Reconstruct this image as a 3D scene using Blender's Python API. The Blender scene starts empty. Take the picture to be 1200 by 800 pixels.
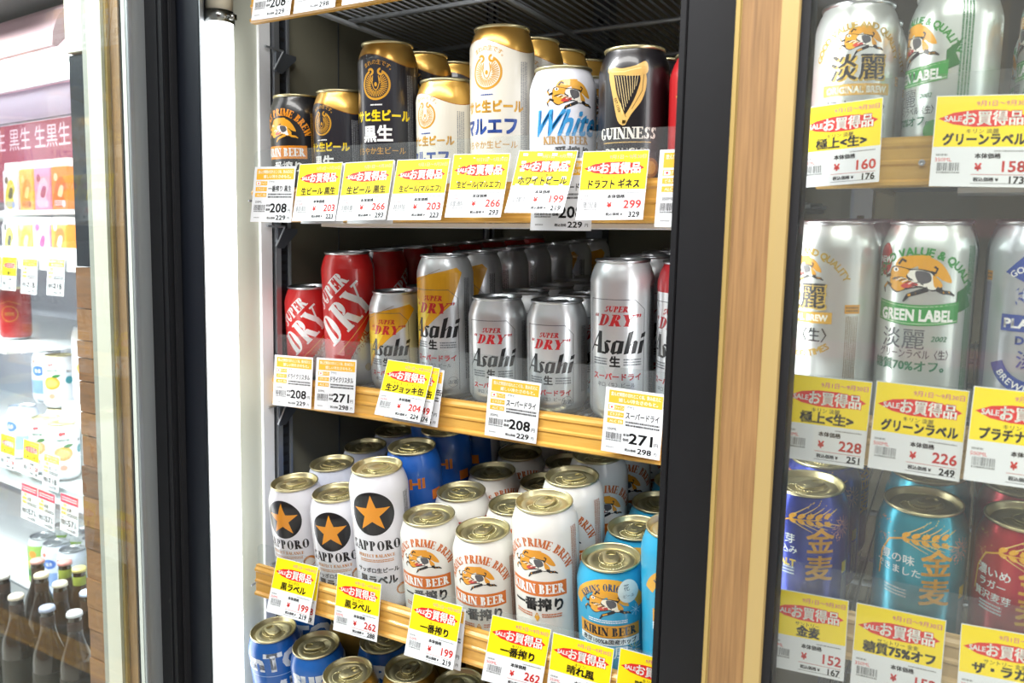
import bpy, bmesh, math, random
from mathutils import Vector, Matrix
from mathutils.geometry import tessellate_polygon
random.seed(7)
sc = bpy.context.scene
R = math.radians
PI = math.pi

# ------------------------------------------------------------ camera, light, exposure
cd = bpy.data.cameras.new('camera'); cam = bpy.data.objects.new('camera', cd); sc.collection.objects.link(cam)
# rows: image right, image down, forward, in world axes (X along the shop front, Y into the coolers, Z up)
MR = ((0.86607427, 0.49942282, 0.0221856), (0.07544129, -0.0866984, -0.99337405), (-0.49419021, 0.86200942, -0.11276435))
cam.matrix_world = Matrix(((MR[0][0], -MR[1][0], -MR[2][0], 0), (MR[0][1], -MR[1][1], -MR[2][1], 0), (MR[0][2], -MR[1][2], -MR[2][2], 0), (0, 0, 0, 1)))
cd.sensor_width = 36; cd.lens = 941.65 * 36 / 1200; cd.clip_start = .02
cd.dof.use_dof = True; cd.dof.focus_distance = .86; cd.dof.aperture_fstop = 9.0
sc.camera = cam
w = bpy.data.worlds.new('shop_air'); sc.world = w; w.use_nodes = True
w.node_tree.nodes['Background'].inputs[0].default_value = (.93, .96, 1, 1)
w.node_tree.nodes['Background'].inputs[1].default_value = .85
def area(name, loc, rot, sx, sy, power, col=(1, 1, 1)):
    l = bpy.data.lights.new(name, 'AREA'); l.shape = 'RECTANGLE'; l.size = sx; l.size_y = sy; l.energy = power; l.color = col
    o = bpy.data.objects.new(name, l); sc.collection.objects.link(o); o.location = loc; o.rotation_euler = rot; return o
area('aisle_ceiling_light', (-.4, -.55, 1.35), (R(38), 0, 0), 3.4, .35, 66, (1, .98, .95))
area('aisle_ceiling_light', (-2.6, -.3, 1.35), (R(36), 0, 0), 2.4, .5, 190, (.97, .98, 1))
for dl_z, dl_w in ((.285, 5), (.046, 2.2), (-.245, 5), (-.518, 4)):  # top fill backs the strip light; those under the decks are added, unseen
    area('case_fill_light', (-1.95 + .0872 * .03, .832 * .9962 + .0872 * 1.95 + .03 - .07, dl_z), (R(25), 0, R(-5)), 1.5, .03, dl_w, (.97, .98, 1))
sc.view_settings.view_transform = 'Standard'; sc.view_settings.look = 'None'
sc.view_settings.exposure = 0.03; sc.view_settings.gamma = 1; sc.view_settings.use_curve_mapping = False
sc.cycles.max_bounces = 8; sc.cycles.transparent_max_bounces = 24; sc.cycles.glossy_bounces = 4
sc.cycles.caustics_reflective = False; sc.cycles.caustics_refractive = False
sc.cycles.use_denoising = True

# ------------------------------------------------------------ materials
def lin(h):
    h = h.lstrip('#'); o = []
    for i in (0, 2, 4):
        c = int(h[i:i+2], 16) / 255; o.append(c / 12.92 if c <= .04045 else ((c + .055) / 1.055) ** 2.4)
    return (*o, 1)
MATS = {}
def mat(hexc, rough=.4, metal=0., coat=0., noise=0., bump=0., scale=60, stretch=(1, 1, 1), emit=0., dark=None, spec=.5):
    key = (hexc, rough, metal, coat, noise, bump, scale, stretch, emit, dark, spec)
    if key in MATS: return MATS[key]
    m = bpy.data.materials.new('mat_' + hexc.lstrip('#')); m.use_nodes = True; nt = m.node_tree; b = nt.nodes['Principled BSDF']
    b.inputs['Base Color'].default_value = lin(hexc); b.inputs['Roughness'].default_value = rough; b.inputs['Metallic'].default_value = metal
    b.inputs['Coat Weight'].default_value = coat; b.inputs['Specular IOR Level'].default_value = spec
    if emit:
        b.inputs['Emission Color'].default_value = lin(hexc); b.inputs['Emission Strength'].default_value = emit
    if noise or bump:
        tc = nt.nodes.new('ShaderNodeTexCoord'); mp = nt.nodes.new('ShaderNodeMapping'); mp.inputs['Scale'].default_value = stretch
        nz = nt.nodes.new('ShaderNodeTexNoise'); nz.inputs['Scale'].default_value = scale; nz.inputs['Detail'].default_value = 5
        nt.links.new(tc.outputs['Object'], mp.inputs[0]); nt.links.new(mp.outputs[0], nz.inputs['Vector'])
        if noise:
            mx = nt.nodes.new('ShaderNodeMix'); mx.data_type = 'RGBA'
            c = lin(hexc); d = lin(dark) if dark else tuple(x * .55 for x in c[:3]) + (1,)
            mr = nt.nodes.new('ShaderNodeMapRange'); mr.inputs[1].default_value = .35; mr.inputs[2].default_value = .7; mr.inputs[4].default_value = noise
            nt.links.new(nz.outputs[0], mr.inputs[0]); nt.links.new(mr.outputs[0], mx.inputs[0])
            mx.inputs[6].default_value = c; mx.inputs[7].default_value = d; nt.links.new(mx.outputs[2], b.inputs['Base Color'])
        if bump:
            bp = nt.nodes.new('ShaderNodeBump'); bp.inputs['Strength'].default_value = bump; bp.inputs['Distance'].default_value = .001
            nt.links.new(nz.outputs[0], bp.inputs['Height']); nt.links.new(bp.outputs[0], b.inputs['Normal'])
    MATS[key] = m; return m
def glass(name, tint, ior=1.5, haze=0., rough=0.0, boost=1.):
    if name in MATS: return MATS[name]
    m = bpy.data.materials.new(name); m.use_nodes = True; nt = m.node_tree; nt.nodes.remove(nt.nodes['Principled BSDF'])
    out = nt.nodes['Material Output']; tr = nt.nodes.new('ShaderNodeBsdfTransparent'); tr.inputs[0].default_value = lin(tint)
    gl = nt.nodes.new('ShaderNodeBsdfGlossy'); gl.inputs['Roughness'].default_value = rough
    df = nt.nodes.new('ShaderNodeBsdfDiffuse'); df.inputs[0].default_value = (.85, .87, .88, 1)
    fr = nt.nodes.new('ShaderNodeFresnel'); fr.inputs[0].default_value = ior
    geo = nt.nodes.new('ShaderNodeNewGeometry'); inv = nt.nodes.new('ShaderNodeMath'); inv.operation = 'MULTIPLY_ADD'
    inv.inputs[1].default_value = -1; inv.inputs[2].default_value = 1; nt.links.new(geo.outputs['Backfacing'], inv.inputs[0])
    mu = nt.nodes.new('ShaderNodeMath'); mu.operation = 'MULTIPLY'; nt.links.new(fr.outputs[0], mu.inputs[0]); nt.links.new(inv.outputs[0], mu.inputs[1])
    m3 = nt.nodes.new('ShaderNodeMath'); m3.operation = 'MULTIPLY'; m3.use_clamp = True; m3.inputs[1].default_value = boost; nt.links.new(mu.outputs[0], m3.inputs[0])
    m1 = nt.nodes.new('ShaderNodeMixShader'); m1.inputs[0].default_value = haze; nt.links.new(tr.outputs[0], m1.inputs[1]); nt.links.new(df.outputs[0], m1.inputs[2])
    m2 = nt.nodes.new('ShaderNodeMixShader'); nt.links.new(m3.outputs[0], m2.inputs[0]); nt.links.new(m1.outputs[0], m2.inputs[1]); nt.links.new(gl.outputs[0], m2.inputs[2])
    nt.links.new(m2.outputs[0], out.inputs[0]); MATS[name] = m; return m
GOLD_RAIL = mat('#E2B057', .38, 0, .3, noise=.5, scale=9, stretch=(3, 30, 30), dark='#C98F35', bump=.15)
GOLD_PALE = mat('#C9B077', .45, .4, 0, noise=.25, scale=8, stretch=(60, 60, 1), dark='#CDB06E')
GOLD_EDGE = mat('#C9AE6C', .4, .5)
WOOD = mat('#A07A4E', .55, 0, 0, noise=.8, scale=7, stretch=(60, 60, 2.2), dark='#7C5C3A', bump=.2)
BLACK_FRAME = mat('#141519', .5, 0, 0, noise=.25, scale=40, bump=.05, dark='#0E0F12', spec=.3)
NAVY_FRAME = mat('#10151F', .45, 0, spec=.4)
RUBBER = mat('#101116', .6)
STEEL = mat('#B9BEC4', .35, .8); STEEL_D = mat('#6E747C', .4, .7); WIRE = mat('#8E9296', .4, .4)
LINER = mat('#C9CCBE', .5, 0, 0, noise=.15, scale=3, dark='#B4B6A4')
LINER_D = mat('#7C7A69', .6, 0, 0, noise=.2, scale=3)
WHITE_PL = mat('#ECEEF0', .35)
ACRYLIC = glass('clear_acrylic', '#F8FAFA', 1.45, .035, .03, 1.2)
PANE = glass('cooler_glass', '#FEFFFE', 1.5, .015, 0.0, .9)
PANE2 = glass('door_glass', '#F6F9F8', 1.5, .015, 0.0, 1.5)

# ------------------------------------------------------------ object helpers
def link(o, parent=None):
    sc.collection.objects.link(o)
    if parent: o.parent = parent
    return o
def empty(name, loc=(0, 0, 0), rot=(0, 0, 0)):
    o = bpy.data.objects.new(name, None); o.empty_display_size = .02; o.location = loc; o.rotation_euler = rot; return link(o)
def tag(o, label, cat, group=None, kind=None):
    o['label'] = label; o['category'] = cat
    if group: o['group'] = group
    if kind: o['kind'] = kind
    return o
def mesh(name, vs, fs, mats, mi=None, smooth=False):
    me = bpy.data.meshes.new(name); me.from_pydata(vs, [], fs)
    for m in (mats if isinstance(mats, (list, tuple)) else [mats]): me.materials.append(m)
    if mi: me.polygons.foreach_set('material_index', mi)
    if smooth: me.polygons.foreach_set('use_smooth', [True] * len(me.polygons))
    me.update(); return me
class MB:
    def __init__(s): s.v = []; s.f = []; s.m = []
    def box(s, x0, y0, z0, x1, y1, z1, mi=0):
        b = len(s.v); s.v += [(x0, y0, z0), (x1, y0, z0), (x1, y1, z0), (x0, y1, z0), (x0, y0, z1), (x1, y0, z1), (x1, y1, z1), (x0, y1, z1)]
        for q in ((0, 3, 2, 1), (4, 5, 6, 7), (0, 1, 5, 4), (1, 2, 6, 5), (2, 3, 7, 6), (3, 0, 4, 7)): s.f.append(tuple(b + i for i in q)); s.m.append(mi)
        return s
    def rod(s, a, c, r, n=8, mi=0):
        a = Vector(a); c = Vector(c); d = (c - a).normalized(); p = d.orthogonal().normalized(); q = d.cross(p); b = len(s.v)
        for e in (a, c):
            for i in range(n):
                t = 2 * PI * i / n; s.v.append(tuple(e + p * (r * math.cos(t)) + q * (r * math.sin(t))))
        for i in range(n):
            j = (i + 1) % n; s.f.append((b + i, b + j, b + n + j, b + n + i)); s.m.append(mi)
        s.f.append(tuple(b + i for i in reversed(range(n)))); s.f.append(tuple(b + n + i for i in range(n))); s.m += [mi, mi]; return s
    def prism(s, pts, axis, a0, a1, mi=0):
        # polygon in the two axes other than `axis`, extruded from a0 to a1
        n = len(pts); b = len(s.v)
        for a in (a0, a1):
            for p, q in pts: s.v.append({'x': (a, p, q), 'y': (p, a, q), 'z': (p, q, a)}[axis])
        for i in range(n):
            j = (i + 1) % n; s.f.append((b + i, b + j, b + n + j, b + n + i)); s.m.append(mi)
        s.f.append(tuple(b + i for i in reversed(range(n)))); s.f.append(tuple(b + n + i for i in range(n))); s.m += [mi, mi]; return s
    def lathe(s, prof, n=40, mi=None, c=(0, 0)):
        b = len(s.v)
        for r, z in prof:
            for i in range(n):
                t = 2 * PI * i / n; s.v.append((c[0] + r * math.cos(t), c[1] + r * math.sin(t), z))
        for k in range(len(prof) - 1):
            for i in range(n):
                j = (i + 1) % n; s.f.append((b + k*n + i, b + k*n + j, b + (k+1)*n + j, b + (k+1)*n + i)); s.m.append(mi[k] if mi else 0)
        return s
    def me(s, name, mats, smooth=False, bevel=0, recalc=True):
        me = mesh(name, s.v, s.f, mats, s.m, smooth)
        bm = bmesh.new(); bm.from_mesh(me)
        if recalc: bmesh.ops.recalc_face_normals(bm, faces=bm.faces)
        if bevel: bmesh.ops.bevel(bm, geom=list(bm.edges), offset=bevel, segments=2, affect='EDGES', clamp_overlap=True)
        bm.to_mesh(me); bm.free(); return me
    def obj(s, name, mats, parent=None, **k): return link(bpy.data.objects.new(name, s.me(name, mats, **k)), parent)
def struct(o): o['kind'] = 'structure'; return o
def smooth_by_angle(me, ang=35):
    me.polygons.foreach_set('use_smooth', [True] * len(me.polygons)); me.set_sharp_from_angle(angle=R(ang))

# ------------------------------------------------------------ flat print: shapes and lettering in millimetres
TC = {}
def glyphs(s, bold=0., shear=0.):
    k = (s, bold, shear)
    if k not in TC:
        c = bpy.data.curves.new('lettering', 'FONT'); c.body = s; c.size = 1; c.resolution_u = 2; c.offset = bold; c.shear = shear
        o = bpy.data.objects.new('lettering', c); me = o.to_mesh()
        vs = [(v.co.x, v.co.y) for v in me.vertices]; fs = [tuple(p.vertices) for p in me.polygons]
        o.to_mesh_clear(); bpy.data.objects.remove(o); bpy.data.curves.remove(c)
        TC[k] = (vs, fs)
    return TC[k]
# a small contrasted serif alphabet drawn from strokes: thick .17, thin .055
TK, TN = .19, .06
SER = {
 'A': (.74, [(.08, 0, .37, 1, TN), (.36, 1, .65, 0, TK), (.19, .34, .53, .34, TN)], [(.08, 0), (.65, 0)], []),
 'B': (.66, [(.16, 0, .16, 1, TK)], [(.12, 0), (.12, 1)], [(.3, .76, .22, .24, -90, 90), (.3, .27, .27, .27, -90, 90)]),
 'D': (.74, [(.16, 0, .16, 1, TK)], [(.12, 0), (.12, 1)], [(.28, .5, .36, .5, -90, 90)]),
 'E': (.62, [(.16, 0, .16, 1, TK), (.1, .97, .56, .97, TN), (.1, .03, .58, .03, TN), (.2, .5, .46, .5, TN), (.555, .78, .555, 1, TN), (.575, 0, .575, .25, TN), (.46, .38, .46, .62, TN)], [(.12, 0), (.12, 1)], []),
 'G': (.76, [(.6, 0.04, .6, .42, TK * .9)], [(.6, .42)], [(.4, .5, .34, .5, 50, 325)]),
 'I': (.32, [(.16, 0, .16, 1, TK)], [(.16, 0), (.16, 1)], []),
 'K': (.74, [(.16, 0, .16, 1, TK), (.2, .42, .6, 1, TN), (.32, .58, .64, 0, TK)], [(.14, 0), (.14, 1), (.6, 1), (.64, 0)], []),
 'M': (.9, [(.1, 0, .14, 1, TN), (.14, 1, .44, .05, TK), (.44, .05, .74, 1, TN), (.76, 0, .76, 1, TK)], [(.1, 0), (.12, 1), (.76, 0), (.78, 1)], []),
 'N': (.78, [(.12, 0, .12, 1, TN), (.14, 1, .64, 0, TK), (.66, 0, .66, 1, TN)], [(.12, 0), (.1, 1), (.66, 1)], []),
 'O': (.78, [], [], [(.39, .5, .34, .5, 0, 360)]),
 'P': (.64, [(.16, 0, .16, 1, TK)], [(.16, 0), (.12, 1)], [(.3, .73, .26, .27, -90, 90)]),
 'R': (.7, [(.16, 0, .16, 1, TK), (.34, .48, .6, 0, TK)], [(.14, 0), (.12, 1), (.62, 0)], [(.3, .74, .24, .26, -90, 90)]),
 'S': (.56, [(.5, .72, .5, .98, TN), (.07, .02, .07, .28, TN)], [], [(.29, .74, .2, .24, 30, 270), (.28, .26, .22, .26, -150, 90)]),
 'T': (.66, [(.33, 0, .33, 1, TK), (.04, .97, .62, .97, TN), (.05, .76, .05, 1, TN), (.61, .76, .61, 1, TN)], [(.33, 0)], []),
 'U': (.74, [(.14, .3, .14, 1, TK), (.62, .3, .62, 1, TN)], [(.14, 1), (.62, 1)], [(.38, .34, .24, .34, 180, 360)]),
 'V': (.72, [(.08, 1, .37, 0, TK), (.36, 0, .64, 1, TN)], [(.08, 1), (.64, 1)], []),
 'W': (1.0, [(.08, 1, .3, 0, TK), (.3, 0, .5, 1, TN), (.48, 1, .7, 0, TK), (.7, 0, .92, 1, TN)], [(.08, 1), (.48, 1), (.92, 1)], []),
 'Y': (.72, [(.08, 1, .36, .45, TK), (.36, .45, .64, 1, TN), (.36, 0, .36, .48, TK)], [(.36, 0), (.08, 1), (.64, 1)], []),
 'L': (.6, [(.16, 0, .16, 1, TK), (.1, .03, .56, .03, TN), (.55, 0, .55, .25, TN)], [(.12, 0), (.16, 1)], []),
 'C': (.7, [], [], [(.38, .5, .33, .5, 45, 315)]),
 'F': (.6, [(.16, 0, .16, 1, TK), (.1, .97, .54, .97, TN), (.2, .5, .44, .5, TN), (.535, .78, .535, 1, TN)], [(.16, 0), (.12, 1)], []),
 'H': (.8, [(.16, 0, .16, 1, TK), (.62, 0, .62, 1, TK), (.2, .5, .6, .5, TN)], [(.16, 0), (.16, 1), (.62, 0), (.62, 1)], []),
 ' ': (.32, [], [], []),
}
def quadline(x0, y0, x1, y1, w):
    dx, dy = x1 - x0, y1 - y0
    if abs(dy) > abs(dx) * .3:      # cut square to the baseline
        h = w / 2 * min(1.4, math.hypot(dx, dy) / abs(dy)); return [(x0 - h, y0), (x0 + h, y0), (x1 + h, y1), (x1 - h, y1)]
    return [(x0, y0 - w/2), (x1, y1 - w/2), (x1, y1 + w/2), (x0, y0 + w/2)]
def serif_char(ch, wt=1.):
    if ch not in SER: return None
    TN_, TK_ = TN * (1 + (wt-1)*.9), TK * wt
    adv, st, sf, ar = SER[ch]; P = [quadline(*q[:4], q[4] * wt) for q in st]
    for x, y in sf:
        y0 = 0 if y < .05 else y - TN_; P.append([(x - .17, y0), (x + .17, y0), (x + .17, y0 + TN_), (x - .17, y0 + TN_)])
    for cx, cy, rx, ry, a0, a1 in ar:
        n = max(5, int((a1 - a0) / 18)); o = []; i_ = []
        for k in range(n + 1):
            t = R(a0 + (a1 - a0) * k / n); wv = TN_ + (TK_ - TN_) * abs(math.cos(t)) ** 1.3
            o.append((cx + rx * math.cos(t), cy + ry * math.sin(t))); i_.append((cx + (rx - wv) * math.cos(t), cy + (ry - max(TN_, wv * .5)) * math.sin(t)))
        for k in range(n): P.append([o[k], o[k+1], i_[k+1], i_[k]])
    return adv, P
def blob(pts, n=4):
    out = []; m = len(pts)
    for i in range(m):
        p0, p1, p2, p3 = pts[i-1], pts[i], pts[(i+1) % m], pts[(i+2) % m]
        for k in range(n):
            t = k / n; out.append(tuple(.5 * ((2*p1[a]) + (-p0[a]+p2[a])*t + (2*p0[a]-5*p1[a]+4*p2[a]-p3[a])*t*t + (-p0[a]+3*p1[a]-3*p2[a]+p3[a])*t**3) for a in (0, 1)))
    return out
class Art:
    def __init__(s): s.P = []; s.L = 1; s.cl = []
    def up(s, n=1): s.L += n; return s
    def _add(s, pts, faces, col): s.P.append((pts, faces, col, s.L)); return s
    def poly(s, pts, col):
        tri = tessellate_polygon([[Vector((x, y, 0)) for x, y in pts]]); return s._add(list(pts), [tuple(t) for t in tri], col)
    def rect(s, x0, y0, x1, y1, col): return s._add([(x0, y0), (x1, y0), (x1, y1), (x0, y1)], [(0, 1, 2, 3)], col)
    def ell(s, cx, cy, rx, ry, col, n=28, rot=0):
        c, q = math.cos(R(rot)), math.sin(R(rot)); P = []
        for i in range(n):
            x, y = rx * math.cos(2*PI*i/n), ry * math.sin(2*PI*i/n); P.append((cx + c*x - q*y, cy + q*x + c*y))
        return s._add(P, [tuple(range(n))], col)
    def ring(s, cx, cy, r0, r1, col, a0=0, a1=360, n=32, sy=1):
        P = []; 
        for i in range(n + 1):
            t = R(a0 + (a1 - a0) * i / n); P += [(cx + r0 * math.cos(t), cy + sy * r0 * math.sin(t)), (cx + r1 * math.cos(t), cy + sy * r1 * math.sin(t))]
        return s._add(P, [(2*i, 2*i+1, 2*i+3, 2*i+2) for i in range(n)], col)
    def line(s, pts, wd, col, taper=None):
        n = len(pts); P = []
        for i, p in enumerate(pts):
            a = pts[max(0, i-1)]; b = pts[min(n-1, i+1)]; dx, dy = b[0]-a[0], b[1]-a[1]; l = math.hypot(dx, dy) or 1
            h = wd / 2 * (taper[i] if taper else 1); P += [(p[0] - dy/l*h, p[1] + dx/l*h), (p[0] + dy/l*h, p[1] - dx/l*h)]
        return s._add(P, [(2*i, 2*i+1, 2*i+3, 2*i+2) for i in range(n-1)], col)
    def star(s, cx, cy, r, col, rot=90, k=.4):
        return s.poly([(cx + (r if i % 2 == 0 else r*k) * math.cos(R(rot + 36*i)), cy + (r if i % 2 == 0 else r*k) * math.sin(R(rot + 36*i))) for i in range(10)], col)
    def txt(s, t, cx, cy, size, col, bold=0., shear=0., sx=1., al='c', rot=0, wid=None):
        vs, fs = glyphs(t, 0., shear)
        if not vs: return s
        if bold:
            q = bold * .72; N = len(vs); sh = [(-q, -q), (q, -q), (q, q), (-q, q)] if bold > .022 else [(-q, -q*.6), (q, q*.6)]
            vs = [(x + a, y + b) for a, b in sh for x, y in vs]; fs = [tuple(i + k*N for i in f) for k in range(len(sh)) for f in fs]
        x0 = min(v[0] for v in vs); x1 = max(v[0] for v in vs)
        if wid: sx = wid / ((x1 - x0) * size)
        ox = {'c': (x0 + x1) / 2, 'l': x0, 'r': x1}[al]; c, q = math.cos(R(rot)), math.sin(R(rot)); P = []
        for x, y in vs:
            X, Y = (x - ox) * size * sx, (y - .36) * size; P.append((cx + c*X - q*Y, cy + q*X + c*Y))
        return s._add(P, fs, col)
    def serif(s, t, cx, cy, h, col, sx=1., shear=0., al='c', rot=0, wid=None, sp=.05, wt=1.25):
        W = sum(serif_char(ch)[0] + sp for ch in t) - sp
        if wid: sx = wid / (W * h)
        x = {'c': -W/2, 'l': 0, 'r': -W}[al]; c, q = math.cos(R(rot)), math.sin(R(rot)); P = []; F = []
        for ch in t:
            adv, polys = serif_char(ch, wt)
            for pl in polys:
                b = len(P)
                for px, py in pl:
                    X, Y = (x + px + shear * (py - .5)) * h * sx, (py - .5) * h; P.append((cx + c*X - q*Y, cy + q*X + c*Y))
                F.append(tuple(range(b, b + len(pl))))
            x += adv + sp
        return s._add(P, F, col)
    def arc(s, t, cx, cy, rad, ac, size, col, bold=.02, serif=False, gap=1.0, down=False):
        # lettering along a circle, centred on the angle ac (degrees)
        adv = []
        for ch in t:
            if serif: adv.append(serif_char(ch)[0] * size + .06 * size)
            else:
                vs, _ = glyphs(ch, 0.); adv.append((max(v[0] for v in vs) - min(v[0] for v in vs) + .1 + bold) * size if vs else .3 * size)
        T = sum(adv) * gap; pos = -T / 2
        for ch, a in zip(t, adv):
            mid = (pos + a * gap / 2) / rad; pos += a * gap
            th = R(ac) + (mid if down else -mid); rr = math.degrees(th) + (90 if down else -90)
            X, Y = cx + rad * math.cos(th), cy + rad * math.sin(th)
            if serif: s.serif(ch, X, Y, size, col, rot=rr)
            elif ch != ' ': s.txt(ch, X, Y, size, col, bold=bold, rot=rr)
        return s
    def small(s, x0, y0, x1, y1, col, rows=6, seed=1, vert=False, fill=.55):
        # rows of unreadable small print
        rg = random.Random(seed); n = rows; P = []; F = []
        L0, L1, S0, S1 = (y0, y1, x0, x1) if vert else (x0, x1, y0, y1); st = (S1 - S0) / n
        for i in range(n):
            a = L0
            while a < L1:
                wl = rg.uniform(.5, 1.6); e = min(L1, a + wl); b = len(P); m0 = S0 + i*st + st*(1-fill)/2; m1 = m0 + st*fill
                q = [(a, m0), (e, m0), (e, m1), (a, m1)]; q = [(y, x) for x, y in q] if vert else q
                P += q; F.append((b, b+1, b+2, b+3)); a = e + rg.uniform(.2, .5)
        return s._add(P, F, col)
    def bars(s, x0, y0, x1, y1, col, seed=3):
        rg = random.Random(seed); P = []; F = []; a = x0
        while a < x1:
            wl = rg.choice((.25, .25, .45, .7)); b = len(P); P += [(a, y0), (min(a+wl, x1), y0), (min(a+wl, x1), y1), (a, y1)]; F.append((b, b+1, b+2, b+3)); a += wl + rg.choice((.25, .3, .55))
        return s._add(P, F, col)
    def build(s, name, fn, ustep, vcuts, matf, step=.03, base=.05):
        bm = bmesh.new(); cols = []
        for pts, faces, col, L in s.P:
            if col not in cols: cols.append(col)
            mi = cols.index(col); vv = [bm.verts.new((x, y, base + step * L)) for x, y in pts]
            for f in faces:
                if len(set(f)) < 3: continue
                try: bf = bm.faces.new([vv[i] for i in f]); bf.material_index = mi
                except ValueError: pass
        xs = [v.co.x for v in bm.verts]
        if ustep:
            k = math.ceil(min(xs) / ustep)
            while k * ustep < max(xs):
                bmesh.ops.bisect_plane(bm, geom=bm.verts[:] + bm.edges[:] + bm.faces[:], plane_co=(k*ustep, 0, 0), plane_no=(1, 0, 0)); k += 1
        for vc in vcuts: bmesh.ops.bisect_plane(bm, geom=bm.verts[:] + bm.edges[:] + bm.faces[:], plane_co=(0, vc, 0), plane_no=(0, 1, 0))
        for v in bm.verts: v.co = fn(*v.co)
        me = bpy.data.meshes.new(name); bm.to_mesh(me); bm.free()
        for c in cols: me.materials.append(matf(c))
        return me
SL = [[(0, 0), (.06, 0), (.44, .97), (.36, .97)], [(.33, 1.0), (.50, 1.0), (.70, .0), (.45, 0)], [(.14, .28), (.50, .28), (.50, .36), (.17, .36)],
      [(.74, .50), (.82, .62), (1.03, .60), (1.00, .50), (.88, .52)], [(.72, .54), (.90, .46), (1.05, .18), (.98, .02), (.86, .08)], [(.70, .0), (.90, -.02), (1.0, .12), (.84, .08), (.70, .10)],
      [(1.10, .10), (1.20, .0), (1.29, .08), (1.26, .54), (1.20, .60), (1.10, .50)], [(1.16, .52), (1.24, .63), (1.46, .60), (1.46, .52)], [(1.39, 0), (1.60, .05), (1.57, .60), (1.39, .60)], [(1.18, 0), (1.28, .10), (1.42, .17), (1.42, .08), (1.24, -.02)],
      [(1.68, 0), (1.88, .04), (1.88, 1.06), (1.68, .98)], [(1.86, .42), (2.02, .62), (2.12, .60), (2.06, .48), (1.98, .52), (1.86, .34)], [(1.98, 0), (2.18, .05), (2.18, .54), (2.10, .61), (1.98, .48)],
      [(2.28, 0), (2.48, .05), (2.48, .63), (2.28, .57)], [(2.28, .70), (2.48, .77), (2.48, .98), (2.28, .90)]]
def slant_word(a, cx, cy, h, wid, col, sh=.22):
    k = wid / (2.5 * h)
    for p in SL: a.poly([(cx + (x - 1.25 + sh * (y - .5)) * h * k, cy + (y - .5) * h) for x, y in p], col)
    return a
def kirin(a, cx, cy, s, ora='#E39A1F', blk='#1B1B1E', body='#F2EFE6'):
    T = lambda P: [(cx + x*s, cy + y*s) for x, y in P]
    a.poly(T(blob([(-.62, .3), (-.5, .6), (-.05, .68), (.32, .66), (.1, .45), (-.2, .3)])), ora)
    a.poly(T(blob([(.0, .4), (.25, .62), (.55, .5), (.78, .22), (.9, -.06), (.66, .0), (.48, .12), (.42, -.08), (.28, .0)])), ora)
    a.up().poly(T(blob([(-.8, .1), (-.72, .34), (-.5, .36), (-.15, .3), (.15, .3), (.42, .2), (.5, -.05), (.66, -.22), (.4, -.3), (.15, -.2), (-.25, -.28), (-.55, -.38), (-.76, -.22)])), blk)
    a.up().poly(T(blob([(-.78, .1), (-.7, .31), (-.48, .33), (-.2, .26), (-.28, .08), (-.12, -.06), (-.2, -.2), (-.5, -.34), (-.74, -.2)])), ora)
    a.poly(T(blob([(-.2, .25), (.1, .27), (.38, .17), (.42, -.06), (.58, -.2), (.38, -.26), (.12, -.16), (-.14, -.2), (-.08, -.02), (-.24, .1)])), body)
    a.up().poly(T(blob([(-.02, .25), (.3, .21), (.36, -.02), (.12, -.1), (-.02, .06)])), '#55555A')
    a.poly(T(blob([(.4, .14), (.56, .02), (.66, -.16), (.48, -.2), (.42, -.06)])), ora)
    a.poly(T(blob([(-.42, -.18), (-.2, -.06), (.05, -.12), (-.1, -.2), (-.3, -.24)])), '#C8403A')
    for k in range(7): a.line(T([(-.66 + .09*k, -.02 - .02*k), (-.5 + .09*k, .06 - .02*k), (-.36 + .09*k, .05 - .03*k)]), .03*s, body if k % 2 else blk)
    a.line(T([(-.3, -.26), (-.05, -.16), (.15, -.2)]), .03*s, blk).line(T([(-.72, -.02), (-.6, .04), (-.52, .0)]), .03*s, blk)
    a.ell(cx-.6*s, cy+.27*s, .085*s, .06*s, '#FFFFFF', 12).line(T([(-.52, .42), (-.42, .56), (-.3, .5)]), .07*s, blk).line(T([(.34, .24), (.46, .2), (.5, .32), (.42, .38)]), .06*s, blk)
    a.up().ell(cx-.59*s, cy+.27*s, .04*s, .045*s, blk, 10)
    for P, tp in (([(-.76, .12), (-.92, .06), (-1, .2), (-.92, .3)], 1), ([(-.72, -.2), (-.88, -.12), (-1., -.26), (-.96, -.4)], 1), ([(.3, -.24), (0, -.36), (-.2, -.44), (-.32, -.62)], 1.4), ([(.5, -.22), (.68, -.32), (.86, -.34), (1.0, -.42)], 1.3)):
        a.line(T(P), .1*s*tp, blk, [1, .9, .8, .35])
        a.line(T([P[1], P[2]]), .06*s, ora)
    return a
def wings(a, cx, cy, r, col, col2=None):
    col2 = col2 or col
    a.ring(cx, cy, r*.86, r, col, 118, 422, 36)
    for sg in (-1, 1): a.ring(cx + sg*r*.36, cy + r*.8, r*.1, r*.24, col, 90 if sg > 0 else -90, 330 if sg > 0 else 150, 12)
    for k in range(30):
        t = R(125 + k * 290 / 29); r0 = r * (.42 if k % 2 else .34); a.line([(cx + r0*math.cos(t), cy - r*.05 + r0*math.sin(t)), (cx + r*.8*math.cos(t), cy + r*.8*math.sin(t))], r*.055, col2)
    for sg in (-1, 1): a.line([(cx + sg*r*.2, cy + r*.55), (cx + sg*r*.26, cy + r*.1), (cx + sg*r*.14, cy - r*.25), (cx, cy - r*.36)], r*.06, col)
    a.ell(cx, cy, r*.1, r*.14, col2, 10)
    return a

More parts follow.
